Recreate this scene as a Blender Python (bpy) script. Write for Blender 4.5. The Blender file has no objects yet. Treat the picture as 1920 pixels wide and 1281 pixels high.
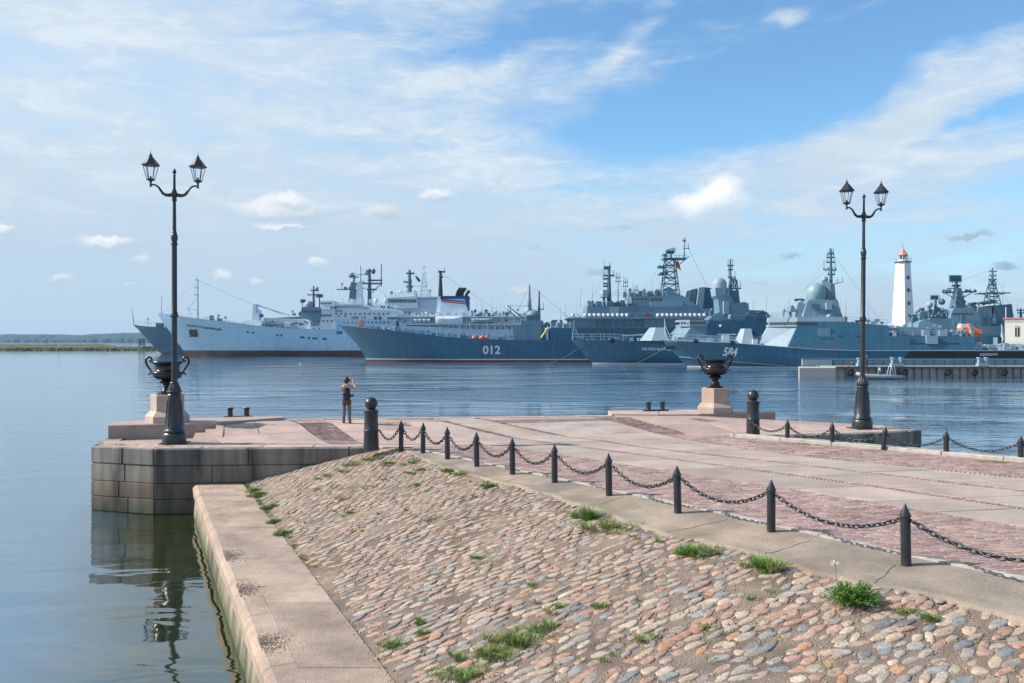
import bpy, bmesh, math, random
from mathutils import Vector, Matrix, noise as mnoise
R = random.Random(7)
PI = math.pi
F = 1600.0; CX = 960.0; CY = 640.5; HC = 3.25; WATER = -2.0
scene = bpy.context.scene
COL = scene.collection

# ------------------------------------------------------------------ camera, sky, sun, exposure
cam_d = bpy.data.cameras.new('camera'); cam = bpy.data.objects.new('camera', cam_d); COL.objects.link(cam)
cam.location = (0, 0, HC); cam.rotation_euler = (PI/2, 0, 0)
cam_d.sensor_width = 36.0; cam_d.lens = 36.0*F/1920.0; cam_d.clip_start = 0.1; cam_d.clip_end = 30000
scene.camera = cam
SUN_EL = math.radians(37.0)
sun_dir = Vector((-math.cos(SUN_EL)*0.9995, math.cos(SUN_EL)*0.03, math.sin(SUN_EL))).normalized()
sd = bpy.data.lights.new('sun', 'SUN'); sd.energy = 4.6; sd.angle = math.radians(0.53); sd.color = (1.0, 0.94, 0.84)
sun = bpy.data.objects.new('sun', sd); COL.objects.link(sun)
sun.rotation_euler = sun_dir.to_track_quat('Z', 'Y').to_euler()
scene.view_settings.view_transform = 'Standard'; scene.view_settings.look = 'None'
scene.view_settings.exposure = 0.45; scene.view_settings.gamma = 1.0
scene.view_settings.use_curve_mapping = False
scene.cycles.volume_bounces = 0; scene.cycles.max_bounces = 8
scene.cycles.use_denoising = True

def build_world():
    w = bpy.data.worlds.new('World'); scene.world = w; w.use_nodes = True
    nt = w.node_tree; nt.nodes.clear(); N = nt.nodes; L = nt.links
    def nd(t, **k):
        n = N.new(t)
        for a, b in k.items(): setattr(n, a, b)
        return n
    def mth(op, a, b=None, c=None, clamp=False):
        n = nd('ShaderNodeMath', operation=op); n.use_clamp = clamp
        for i, v in enumerate((a, b, c)):
            if v is None: continue
            if isinstance(v, (int, float)): n.inputs[i].default_value = v
            else: L.new(v, n.inputs[i])
        return n.outputs[0]
    def sstep(v, lo, hi, a=0.0, b=1.0):
        n = nd('ShaderNodeMapRange', interpolation_type='SMOOTHSTEP')
        L.new(v, n.inputs[0]); n.inputs[1].default_value = lo; n.inputs[2].default_value = hi
        n.inputs[3].default_value = a; n.inputs[4].default_value = b
        return n.outputs[0]
    def vm(op, a, b=None):
        n = nd('ShaderNodeVectorMath', operation=op)
        for i, v in enumerate((a, b)):
            if v is None: continue
            if isinstance(v, (tuple, Vector)): n.inputs[i].default_value = v
            else: L.new(v, n.inputs[i])
        return n
    def mixc(f, a, b):
        n = nd('ShaderNodeMix', data_type='RGBA')
        if isinstance(f, float): n.inputs[0].default_value = f
        else: L.new(f, n.inputs[0])
        for i, v in ((6, a), (7, b)):
            if isinstance(v, tuple): n.inputs[i].default_value = v
            else: L.new(v, n.inputs[i])
        return n.outputs[2]
    sky = nd('ShaderNodeTexSky', sky_type='NISHITA'); sky.sun_disc = False
    sky.sun_elevation = SUN_EL; sky.sun_rotation = math.atan2(sun_dir.x, sun_dir.y)
    sky.air_density = 1.0; sky.dust_density = 0.6; sky.ozone_density = 2.5; sky.altitude = 0
    tc = nd('ShaderNodeTexCoord'); sep = nd('ShaderNodeSeparateXYZ'); L.new(tc.outputs['Generated'], sep.inputs[0])
    az = mth('ARCTAN2', sep.outputs[0], sep.outputs[1]); el = mth('ARCSINE', sep.outputs[2])
    cmb = nd('ShaderNodeCombineXYZ'); L.new(az, cmb.inputs[0]); L.new(el, cmb.inputs[1]); P = cmb.outputs[0]
    def ang(px, py):
        x = (px-CX)/F; z = (CY-py)/F
        return math.atan(x), math.atan(z/math.sqrt(1+x*x))
    def noise(vec, scale, detail=5, rough=0.6, dist=0.0):
        n = nd('ShaderNodeTexNoise'); L.new(vec, n.inputs['Vector']); n.inputs['Scale'].default_value = scale
        n.inputs['Detail'].default_value = detail; n.inputs['Roughness'].default_value = rough; n.inputs['Distortion'].default_value = dist
        return n
    def mapped(rot, sc):
        m = nd('ShaderNodeMapping'); L.new(P, m.inputs[0]); m.inputs['Rotation'].default_value = (0, 0, rot); m.inputs['Scale'].default_value = sc
        return m.outputs[0]
    # soft warp of the direction so nothing is an ellipse
    wn = noise(mapped(0, (1, 1, 1)), 5.0, 4, 0.6)
    wv = vm('SUBTRACT', wn.outputs['Color'], (0.5, 0.5, 0.5)); wv2 = vm('MULTIPLY', wv.outputs[0], (0.12, 0.10, 0.0))
    PW = vm('ADD', P, wv2.outputs[0]).outputs[0]
    def blob(px, py, rx, ry, rot, soft=0.0):
        a, e = ang(px, py)
        s = vm('SUBTRACT', PW, (a, e, 0)); m = nd('ShaderNodeMapping'); L.new(s.outputs[0], m.inputs[0])
        m.vector_type = 'TEXTURE'; m.inputs['Rotation'].default_value = (0, 0, math.radians(rot)); m.inputs['Scale'].default_value = (rx/F, ry/F, 1)
        l = vm('LENGTH', m.outputs[0]).outputs['Value']
        return sstep(l, 1.0, soft, 0.0, 1.0)
    streak = noise(mapped(math.radians(-24), (1.1, 5.5, 1)), 3.2, 7, 0.62, 0.5)
    fine = noise(mapped(math.radians(-30), (2.5, 9.0, 1)), 7.0, 6, 0.65, 0.8)
    veil = noise(mapped(math.radians(-18), (1.0, 2.4, 1)), 2.0, 4, 0.55, 0.3)
    dens = mth('MULTIPLY_ADD', streak.outputs[0], 1.05, mth('MULTIPLY_ADD', fine.outputs[0], 0.40, mth('MULTIPLY', veil.outputs[0], 0.5)))
    # how thick the cirrus lies: thicker to the west (left) and down to the horizon
    bias = mth('ADD', sstep(az, 0.45, -0.40, -0.32, 0.15), sstep(el, 0.28, 0.03, -0.03, 0.38))
    dens = mth('ADD', dens, bias)
    for (px, py, rx, ry, rot, s) in ((1340, 190, 420, 120, 12, -0.50), (1700, 60, 420, 90, 20, -0.42), (1130, 330, 230, 60, 15, -0.16), (1000, 60, 330, 90, 8, -0.32),
                                    (700, 50, 280, 90, -10, -0.10), (1880, 215, 300, 16, 13, -0.25),
                                    (1790, 190, 430, 95, 27, 0.42), (1500, 310, 460, 70, 22, 0.36), (1750, 330, 400, 60, 14, .25), (900, 130, 330, 32, 16, 0.34), (1180, 60, 190, 36, 38, 0.32), (1470, 20, 60, 22, 5, 0.45)):
        dens = mth('ADD', dens, mth('MULTIPLY', blob(px, py, rx, ry, rot), s))
    cir = sstep(dens, 0.52, 1.22, 0.0, 0.97)
    skyc = sky.outputs[0]
    tint = nd('ShaderNodeVectorMath', operation='MULTIPLY'); L.new(skyc, tint.inputs[0]); tint.inputs[1].default_value = (1.0, 1.34, 1.46)
    vc = mixc(sstep(el, .02, .30), (3.8, 4.85, 5.95, 1), (4.75, 5.6, 6.4, 1)); hl = mth('MULTIPLY', sstep(mth('MULTIPLY_ADD', fine.outputs[0], .5, mth('MULTIPLY', streak.outputs[0], .6)), .50, .72), sstep(el, .06, .22, 0, .75)); vc = mixc(hl, vc, (6.0, 6.6, 7.0, 1)); col = mixc(cir, tint.outputs[0], vc)
    # small fair weather cumulus low over the horizon
    cn = noise(P, 38.0, 8, 0.70); cv = vm('SUBTRACT', cn.outputs['Color'], (0.5, 0.5, 0.5)); cv2 = vm('MULTIPLY', cv.outputs[0], (0.040, 0.028, 0.0))
    PC = vm('ADD', P, cv2.outputs[0]).outputs[0]
    for (px, py, rx, ry, dn, lit) in ((535, 394, 100, 24, .85, 1), (545, 378, 50, 17, .9, 1), (530, 424, 58, 8, .8, 1), (715, 400, 46, 17, .7, .9), (825, 370, 42, 15, .85, 1),
                                 (1338, 386, 84, 30, 1.3, 1.12), (1350, 364, 50, 36, 1.3, 1.12), (1345, 375, 40, 40, 1.3, 1.12), (207, 451, 50, 13, .9, 1), (8, 431, 28, 8, .8, 1), (596, 494, 24, 11, .7, 1), (420, 516, 18, 13, .6, 1),
                                 (478, 530, 16, 9, .4, 1), (122, 524, 24, 9, .6, 1), (268, 490, 16, 8, .4, 1), (985, 544, 36, 9, .5, .9), (240, 529, 15, 4, .4, 1),
                                 (1484, 480, 21, 8, .6, .35), (1815, 442, 42, 6, .7, .3), (1882, 496, 20, 7, .8, .25), (1120, 510, 26, 8, .5, .4), (1160, 428, 38, 6, .35, .5), (1000, 462, 20, 10, .3, .6), (1415, 532, 24, 5, .3, .5)):
        a, e = ang(px, py)
        s = vm('SUBTRACT', PC, (a, e, 0)); m = vm('MULTIPLY', s.outputs[0], (F/rx, F/ry, 0))
        l = vm('LENGTH', m.outputs[0]).outputs['Value']
        f = sstep(l, 1.15, 0.35, 0.0, min(1.0, dn))
        sp = nd('ShaderNodeSeparateXYZ'); L.new(m.outputs[0], sp.inputs[0])
        sh = sstep(mth('SUBTRACT', sp.outputs[1], mth('MULTIPLY', sp.outputs[0], 0.45)), -0.8, 0.7)
        cc = mixc(sh, (3.7*max(lit, .55), 4.7*max(lit, .65), 5.6*max(lit, .8), 1), (7.3*max(lit, .37), 7.4*max(lit, .52), 7.5*max(lit, .67), 1))
        col = mixc(f, col, cc)
    bg = nd('ShaderNodeBackground'); L.new(col, bg.inputs[0]); bg.inputs[1].default_value = 0.10
    out = nd('ShaderNodeOutputWorld'); L.new(bg.outputs[0], out.inputs[0])
build_world()

# ------------------------------------------------------------------ materials
def mat(name, col, rough=0.6, metal=0.0, var=0.0, scale=3.0, bump=0.0, bscale=40.0, attr=False, obrand=0.0, coord='Object',
        streaks=0.0, speck=0.0, sscale=120.0, spec=0.5, col2=None, bdist=0.01):
    m = bpy.data.materials.new(name); m.use_nodes = True; nt = m.node_tree; N = nt.nodes; L = nt.links
    b = N['Principled BSDF']; b.inputs['Roughness'].default_value = rough; b.inputs['Metallic'].default_value = metal
    b.inputs['Specular IOR Level'].default_value = spec
    tc = N.new('ShaderNodeTexCoord'); src = tc.outputs[coord]
    if coord == 'World':
        pass
    if attr:
        a = N.new('ShaderNodeVertexColor'); a.layer_name = 'col'; base = a.outputs[0]
    else:
        a = N.new('ShaderNodeRGB'); a.outputs[0].default_value = (*col, 1); base = a.outputs[0]
    def noise(sc, det=5, vec=None, rg=.6):
        n = N.new('ShaderNodeTexNoise'); n.inputs['Scale'].default_value = sc; n.inputs['Detail'].default_value = det; n.inputs['Roughness'].default_value = rg
        L.new(vec or src, n.inputs['Vector']); return n.outputs[0]
    def scale_by(base, f, lo, hi, i0=.3, i1=.7):
        r = N.new('ShaderNodeMapRange'); L.new(f, r.inputs[0]); r.inputs[1].default_value = i0; r.inputs[2].default_value = i1
        r.inputs[3].default_value = lo; r.inputs[4].default_value = hi
        v = N.new('ShaderNodeVectorMath'); v.operation = 'SCALE'; L.new(base, v.inputs[0]); L.new(r.outputs[0], v.inputs[3]); return v.outputs[0]
    if col2:
        mx = N.new('ShaderNodeMix'); mx.data_type = 'RGBA'; r = N.new('ShaderNodeMapRange'); L.new(noise(scale*.45, 6, rg=.65), r.inputs[0])
        r.inputs[1].default_value = .42; r.inputs[2].default_value = .62; L.new(r.outputs[0], mx.inputs[0]); L.new(base, mx.inputs[6]); mx.inputs[7].default_value = (*col2, 1); base = mx.outputs[2]
    if var: base = scale_by(base, noise(scale), 1-var, 1+var)
    if speck: base = scale_by(base, noise(sscale, 3, rg=.8), 1-speck, 1+speck, .35, .65)
    if obrand:
        oi = N.new('ShaderNodeObjectInfo'); base = scale_by(base, oi.outputs['Random'], 1-obrand, 1+obrand, 0, 1)
    if streaks:
        mp = N.new('ShaderNodeMapping'); L.new(src, mp.inputs[0]); mp.inputs['Scale'].default_value = (1, 1, .08)
        base = scale_by(base, noise(1.6, 6, mp.outputs[0], .7), 1-streaks, 1+streaks*.4)
    L.new(base, b.inputs['Base Color'])
    if bump:
        bn = N.new('ShaderNodeBump'); bn.inputs['Strength'].default_value = bump; bn.inputs['Distance'].default_value = bdist
        L.new(noise(bscale, 6), bn.inputs['Height']); L.new(bn.outputs[0], b.inputs['Normal'])
    return m

M = {}
M['iron'] = mat('iron', (.014, .021, .031), .36, .0, .3, 6, .3, 60, spec=.6, bdist=.004, col2=(.026, .025, .027))
M['bronze'] = mat('dark_cast_iron', (.018, .019, .022), .24, .3, .3, 5, .2, 30, spec=.7, bdist=.006)
M['glass'] = None
M['granite'] = mat('granite', (.42, .315, .265), .7, 0, .16, 1.7, .35, 90, obrand=.12, speck=.22, sscale=70)
M['slab'] = mat('slab', (.355, .295, .26), .85, 0, .2, .9, .6, 50, obrand=.15, speck=.22, sscale=40, col2=(.375, .285, .235))
M['pinkslab'] = mat('pink_slab', (.405, .295, .258), .82, 0, .14, 1.3, .4, 70, obrand=.12, speck=.14, sscale=60)
M['sett'] = mat('sett', (1, 1, 1), .85, 0, .25, 1.2, .5, 60, attr=True)
M['joint'] = mat('joint_sand', (.20, .15, .135), .95, 0, .3, 3, .6, 50)
M['kerb'] = mat('kerb_stone', (.42, .385, .345), .8, 0, .2, 4, .3, 60)
M['concrete'] = mat('old_concrete', (.30, .235, .18), .92, 0, .34, .9, .6, 26, speck=.16, sscale=30, col2=(.235, .20, .165), bdist=.018)
M['mortar'] = mat('mortar', (.24, .18, .138), .95, 0, .4, 1.3, 1.0, 38, speck=.3, sscale=55, bdist=.05, col2=(.28, .215, .17))
M['cobble'] = mat('cobble', (1, 1, 1), .85, 0, .30, 11, .9, 38, attr=True, speck=.28, sscale=60, bdist=.016)
M['walk'] = mat('walkway_stone', (.37, .275, .215), .9, 0, .28, 1.4, .8, 30, obrand=.09, speck=.28, sscale=42, col2=(.31, .24, .195), bdist=.012)
M['rough'] = mat('worn_stone', (.38, .285, .23), .95, 0, .3, 8, 1.0, 60, speck=.5, sscale=45, bdist=.05)
M['wall'] = None
M['hullgrey'] = mat('naval_grey_hull', (.036, .13, .215), .5, 0, .12, .06, streaks=.26, spec=.4)
M['navy'] = mat('naval_grey', (.14, .25, .335), .55, 0, .10, .1, streaks=.16, spec=.4)
M['navylt'] = mat('light_naval_grey', (.28, .37, .45), .55, 0, .06, .1, streaks=.12, spec=.4)
M['navydk'] = mat('dark_naval_grey', (.065, .135, .19), .55, 0, .08, .1)
M['dome'] = mat('radome_green_grey', (.20, .32, .345), .45, 0, .05, .2)
M['letter'] = mat('pale_lettering', (.62, .70, .75), .5)
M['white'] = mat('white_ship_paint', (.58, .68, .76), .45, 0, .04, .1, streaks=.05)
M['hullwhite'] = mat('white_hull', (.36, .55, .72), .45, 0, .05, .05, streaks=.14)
M['boot'] = mat('antifouling_red', (.10, .035, .03), .7, 0, .3, .2, col2=(.09, .06, .045))
M['redline'] = mat('red_waterline', (.15, .035, .035), .6)
M['whiteline'] = mat('white_waterline', (.6, .62, .64), .6)
M['black'] = mat('black_paint', (.012, .014, .02), .45)
M['darkwin'] = mat('dark_window_glass', (.02, .03, .035), .12, spec=.8)
M['greenwin'] = mat('green_window_glass', (.05, .10, .09), .12, spec=.8)
M['orange'] = mat('orange_paint', (.85, .16, .03), .5)
M['red'] = mat('red_paint', (.5, .03, .03), .5)
M['blue'] = mat('blue_paint', (.02, .04, .16), .45)
M['yellow'] = mat('yellow_paint', (.5, .36, .08), .6)
M['rope'] = mat('rope', (.22, .16, .12), .9)
M['lightwhite'] = mat('whitewash', (.76, .76, .77), .6, 0, .05, .5, streaks=.16)
M['redroof'] = mat('faded_red_roof', (.56, .22, .22), .6)
M['cream'] = mat('cream_plaster', (.68, .64, .56), .8, 0, .05, .5, streaks=.05)
M['rust'] = mat('rusty_steel', (.17, .09, .065), .85, 0, .3, 2, .3, 20)
M['pontoon'] = mat('pontoon_concrete', (.31, .36, .37), .85, 0, .2, .6, streaks=.3)
M['rubber'] = mat('black_rubber', (.015, .015, .016), .7)
M['skin'] = mat('skin', (.50, .27, .18), .6)
M['hair'] = mat('dark_hair', (.025, .015, .012), .6, 0, .3, 40)
M['navycloth'] = mat('navy_cloth', (.02, .022, .06), .8, 0, .3, 12)
M['browncloth'] = mat('brown_cloth', (.12, .05, .04), .85, 0, .3, 12)
M['denim'] = mat('grey_denim', (.11, .13, .155), .85, 0, .2, 14)
M['leaf'] = mat('leaf', (.11, .24, .035), .55, 0, .35, 12)
M['leaf2'] = mat('grass_leaf', (.16, .24, .055), .6, 0, .4, 12)
M['dry'] = mat('dry_leaf', (.26, .27, .10), .7, 0, .4, 12)
M['petal'] = mat('petal', (.75, .72, .62), .7)
M['rock'] = mat('rubble_rock', (.17, .15, .13), .9, 0, .5, 1.2, .6, 3)
M['turf'] = mat('turf', (.11, .13, .05), .95, 0, .3, .4)
M['forest'] = mat('far_forest', (.018, .045, .05), .95, 0, .35, .02)
M['purple'] = mat('unused_dark', (.1, .1, .12), .8)
def glass_mat():
    m = bpy.data.materials.new('lantern_glass'); m.use_nodes = True; nt = m.node_tree; b = nt.nodes['Principled BSDF']
    b.inputs['Base Color'].default_value = (.9, .94, .96, 1); b.inputs['Roughness'].default_value = .08
    b.inputs['Transmission Weight'].default_value = 1.0; b.inputs['IOR'].default_value = 1.02
    return m
M['glass'] = glass_mat()
def wall_mat(name, cols, zwet):
    """quay granite: warm above, dark wet and green slime at the waterline"""
    m = bpy.data.materials.new(name); m.use_nodes = True; nt = m.node_tree; N = nt.nodes; L = nt.links; b = N['Principled BSDF']
    g = N.new('ShaderNodeNewGeometry'); s = N.new('ShaderNodeSeparateXYZ'); L.new(g.outputs['Position'], s.inputs[0])
    n1 = N.new('ShaderNodeTexNoise'); n1.inputs['Scale'].default_value = 2.2; n1.inputs['Detail'].default_value = 7; L.new(g.outputs['Position'], n1.inputs['Vector'])
    n2 = N.new('ShaderNodeTexNoise'); n2.inputs['Scale'].default_value = 60; n2.inputs['Detail'].default_value = 4; L.new(g.outputs['Position'], n2.inputs['Vector'])
    mp = N.new('ShaderNodeMapping'); mp.inputs['Scale'].default_value = (1, 1, .15); L.new(g.outputs['Position'], mp.inputs[0])
    n3 = N.new('ShaderNodeTexNoise'); n3.inputs['Scale'].default_value = 1.8; n3.inputs['Detail'].default_value = 7; L.new(mp.outputs[0], n3.inputs['Vector'])
    zz = N.new('ShaderNodeMath'); zz.operation = 'MULTIPLY_ADD'; L.new(n1.outputs[0], zz.inputs[0]); zz.inputs[1].default_value = .35; L.new(s.outputs[2], zz.inputs[2])
    cr = N.new('ShaderNodeValToRGB'); mr = N.new('ShaderNodeMapRange'); mr.inputs[1].default_value = WATER-.1; mr.inputs[2].default_value = .35; L.new(zz.outputs[0], mr.inputs[0]); L.new(mr.outputs[0], cr.inputs[0])
    e = cr.color_ramp.elements; e[0].position = 0; e[0].color = (*cols[0][1], 1); e[1].position = 1; e[1].color = (*cols[-1][1], 1)
    for p, c in cols[1:-1]:
        q = e.new(p); q.color = (*c, 1)
    def sc(base, f, lo, hi, a, c):
        r = N.new('ShaderNodeMapRange'); L.new(f, r.inputs[0]); r.inputs[1].default_value = a; r.inputs[2].default_value = c; r.inputs[3].default_value = lo; r.inputs[4].default_value = hi
        v = N.new('ShaderNodeVectorMath'); v.operation = 'SCALE'; L.new(base, v.inputs[0]); L.new(r.outputs[0], v.inputs[3]); return v.outputs[0]
    base = sc(cr.outputs[0], n2.outputs[0], .75, 1.25, .3, .7); base = sc(base, n3.outputs[0], .25, 1.45, .32, .62)
    oi = N.new('ShaderNodeObjectInfo'); base = sc(base, oi.outputs['Random'], .82, 1.18, 0, 1)
    L.new(base, b.inputs['Base Color']); b.inputs['Roughness'].default_value = .8
    bn = N.new('ShaderNodeBump'); bn.inputs['Strength'].default_value = .6; bn.inputs['Distance'].default_value = .02; L.new(n2.outputs[0], bn.inputs['Height']); L.new(bn.outputs[0], b.inputs['Normal'])
    return m
M['wall'] = wall_mat('quay_granite', [(0, (.045, .055, .03)), (.10, (.05, .06, .035)), (.2, (.09, .088, .062)), (.38, (.16, .115, .085)), (.58, (.185, .165, .14)), (1, (.205, .19, .17))], 0)
M['algae'] = wall_mat('algae_wall', [(0, (.03, .06, .012)), (.10, (.06, .10, .022)), (.16, (.13, .13, .07)), (.24, (.25, .22, .17)), (1, (.34, .30, .24))], 0)

def weather(m, seam=.80, rust=.5, w=5.0, h=1.6):
    nt = m.node_tree; N = nt.nodes; L = nt.links; b = N['Principled BSDF']; old = b.inputs['Base Color'].links[0].from_socket
    tc = N.new('ShaderNodeTexCoord'); mp = N.new('ShaderNodeMapping'); mp.inputs['Rotation'].default_value = (-PI/2, 0, 0); L.new(tc.outputs['Object'], mp.inputs[0])
    br = N.new('ShaderNodeTexBrick'); L.new(mp.outputs[0], br.inputs[0]); br.inputs['Scale'].default_value = 1; br.inputs['Brick Width'].default_value = w; br.inputs['Row Height'].default_value = h
    br.inputs['Mortar Size'].default_value = .035; br.inputs['Color1'].default_value = (1, 1, 1, 1); br.inputs['Color2'].default_value = (.93, .93, .93, 1); br.inputs['Mortar'].default_value = (seam, seam, seam, 1)
    v = N.new('ShaderNodeVectorMath'); v.operation = 'MULTIPLY'; L.new(old, v.inputs[0]); L.new(br.outputs[0], v.inputs[1])
    m2 = N.new('ShaderNodeMapping'); m2.inputs['Scale'].default_value = (1.3, 1.3, .16); L.new(tc.outputs['Object'], m2.inputs[0]); n = N.new('ShaderNodeTexNoise'); n.inputs['Scale'].default_value = 1; n.inputs['Detail'].default_value = 6; L.new(m2.outputs[0], n.inputs[0])
    r = N.new('ShaderNodeMapRange'); L.new(n.outputs[0], r.inputs[0]); r.inputs[1].default_value = .60; r.inputs[2].default_value = .78; r.inputs[4].default_value = rust
    x = N.new('ShaderNodeMix'); x.data_type = 'RGBA'; L.new(r.outputs[0], x.inputs[0]); L.new(v.outputs[0], x.inputs[6]); x.inputs[7].default_value = (.16, .10, .07, 1); L.new(x.outputs[2], b.inputs['Base Color'])
weather(M['hullgrey'], .82, .55); weather(M['hullwhite'], .86, .5); weather(M['navy'], .80, .3, 3.2, 2.4); weather(M['white'], .86, .3, 3.5, 2.4); weather(M['navylt'], .85, .3, 3.0, 2.2); weather(M['black'], 1.0, .35)

# ------------------------------------------------------------------ mesh helpers
class MB:
    def __init__(s): s.v = []; s.f = []; s.c = []
    def add(s, vs, fs, col=None):
        o = len(s.v); s.v += [tuple(p) for p in vs]; s.f += [tuple(i+o for i in f) for f in fs]
        if col is not None: s.c += [col]*len(vs)
        return s
    def box(s, c, d, rz=0.0, col=None, taper=1.0):
        x, y, z = d[0]/2, d[1]/2, d[2]/2; ca, sa = math.cos(rz), math.sin(rz); vs = []
        for k in (-1, 1):
            t = taper if k > 0 else 1.0
            for (i, j) in ((-1, -1), (1, -1), (1, 1), (-1, 1)):
                a, b = i*x*t, j*y*t
                vs.append((c[0]+a*ca-b*sa, c[1]+a*sa+b*ca, c[2]+k*z))
        return s.add(vs, [(3, 2, 1, 0), (4, 5, 6, 7), (0, 1, 5, 4), (1, 2, 6, 5), (2, 3, 7, 6), (3, 0, 4, 7)], col)
    def tube(s, pts, r, n=6, cap=True, col=None):
        pts = [Vector(p) for p in pts]; rs = r if isinstance(r, (list, tuple)) else [r]*len(pts); vs = []; prev = None
        for i, p in enumerate(pts):
            d = (pts[min(i+1, len(pts)-1)]-pts[max(i-1, 0)]).normalized()
            up = prev if prev is not None else (Vector((0, 0, 1)) if abs(d.z) < .9 else Vector((1, 0, 0)))
            a = (up - d*up.dot(d)).normalized(); b = d.cross(a); prev = a
            for k in range(n):
                t = 2*PI*k/n; vs.append(p+(a*math.cos(t)+b*math.sin(t))*rs[i])
        fs = [(i*n+k, i*n+(k+1) % n, (i+1)*n+(k+1) % n, (i+1)*n+k) for i in range(len(pts)-1) for k in range(n)]
        if cap: fs += [tuple(range(n-1, -1, -1)), tuple((len(pts)-1)*n+k for k in range(n))]
        return s.add(vs, fs, col)
    def lathe(s, prof, n=24, c=(0, 0, 0), rot=0.0, flute=None):
        vs = []
        for (r, z) in prof:
            for k in range(n):
                t = 2*PI*k/n+rot; rr = r
                if flute and flute[0] <= z <= flute[1]: rr = r*(1-flute[2]*(k % 2))
                vs.append((c[0]+rr*math.cos(t), c[1]+rr*math.sin(t), c[2]+z))
        m = len(prof)
        fs = [(i*n+k, i*n+(k+1) % n, (i+1)*n+(k+1) % n, (i+1)*n+k) for i in range(m-1) for k in range(n)]
        fs += [tuple(range(n-1, -1, -1)), tuple((m-1)*n+k for k in range(n))]
        return s.add(vs, fs)
    def ball(s, c, r, n=16, m=10, sz=1.0):
        prof = [(max(1e-4, r*math.sin(PI*i/m)), -r*sz*math.cos(PI*i/m)) for i in range(m+1)]
        return s.lathe(prof, n, c)
    def prism(s, poly, z0, z1, col=None):
        n = len(poly); a = 0
        for i in range(n): a += poly[i][0]*poly[(i+1) % n][1]-poly[(i+1) % n][0]*poly[i][1]
        if a < 0: poly = poly[::-1]
        zf0 = z0 if callable(z0) else (lambda x, y: z0); zf1 = z1 if callable(z1) else (lambda x, y: z1)
        vs = [(p[0], p[1], zf0(*p)) for p in poly]+[(p[0], p[1], zf1(*p)) for p in poly]
        return s.add(vs, [tuple(range(n-1, -1, -1)), tuple(range(n, 2*n))]+[(i, (i+1) % n, n+(i+1) % n, n+i) for i in range(n)], col)
    def mesh(s, name, smooth=False):
        me = bpy.data.meshes.new(name); me.from_pydata(s.v, [], s.f); me.update()
        if s.c and len(s.c) == len(s.v):
            ca = me.color_attributes.new('col', 'FLOAT_COLOR', 'POINT')
            ca.data.foreach_set('color', [x for c in s.c for x in (c[0], c[1], c[2], 1.0)])
        if smooth: me.polygons.foreach_set('use_smooth', [True]*len(me.polygons))
        return me
    def build(s, name, m, parent=None, smooth=False, autos=None):
        me = s.mesh(name, smooth or autos is not None); me.materials.append(m)
        if autos is not None:
            try: me.set_sharp_from_angle(angle=math.radians(autos))
            except Exception: pass
        return put(name, me, parent)
def put(name, data, parent=None, loc=None, rz=None):
    o = bpy.data.objects.new(name, data); COL.objects.link(o)
    if parent is not None: o.parent = parent
    if loc is not None: o.location = loc
    if rz is not None: o.rotation_euler = (0, 0, rz)
    return o
def tag(o, label=None, cat=None, group=None, kind=None):
    if label: o['label'] = label
    if cat: o['category'] = cat
    if group: o['group'] = group
    if kind: o['kind'] = kind
    return o
def thing(name, label, cat, loc=(0, 0, 0), rz=0.0, group=None):
    return tag(put(name, None, None, loc, rz), label, cat, group)
def struct(o, label=None): return tag(o, label, None, None, 'structure')
def copy_tree(o, parent=None):
    c = o.copy(); COL.objects.link(c)
    if parent is not None: c.parent = parent
    for ch in [x for x in KIDS.get(o.name, [])]: copy_tree(ch, c)
    return c
KIDS = {}
def index_kids():
    KIDS.clear()
    for o in COL.objects:
        if o.parent is not None: KIDS.setdefault(o.parent.name, []).append(o)
def cbox_mesh(name, d, c, m):
    bm = bmesh.new(); x, y, z = d[0]/2, d[1]/2, d[2]/2
    for i in (-1, 1):
        for j in (-1, 1):
            for k in (-1, 1):
                bm.verts.new((i*x, j*(y-c), k*(z-c))); bm.verts.new((i*(x-c), j*y, k*(z-c))); bm.verts.new((i*(x-c), j*(y-c), k*z))
    bmesh.ops.convex_hull(bm, input=bm.verts); me = bpy.data.meshes.new(name); bm.to_mesh(me); bm.free(); me.materials.append(m); return me
def gp(px, py, z=0.0):
    Y = F*(HC-z)/(py-CY); return ((px-CX)*Y/F, Y)
def interp(tab, v):
    if v <= tab[0][0]: (a, b), (c, d) = tab[0], tab[1]
    elif v >= tab[-1][0]: (a, b), (c, d) = tab[-2], tab[-1]
    else:
        for i in range(len(tab)-1):
            if tab[i][0] <= v <= tab[i+1][0]: (a, b), (c, d) = tab[i], tab[i+1]; break
    return b+(d-b)*(v-a)/(c-a)
CA, SA = math.cos(math.radians(11.2)), math.sin(math.radians(11.2))
def uv(x, y): return x*CA+y*SA, -x*SA+y*CA
def xy(u, v): return u*CA-v*SA, u*SA+v*CA

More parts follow.
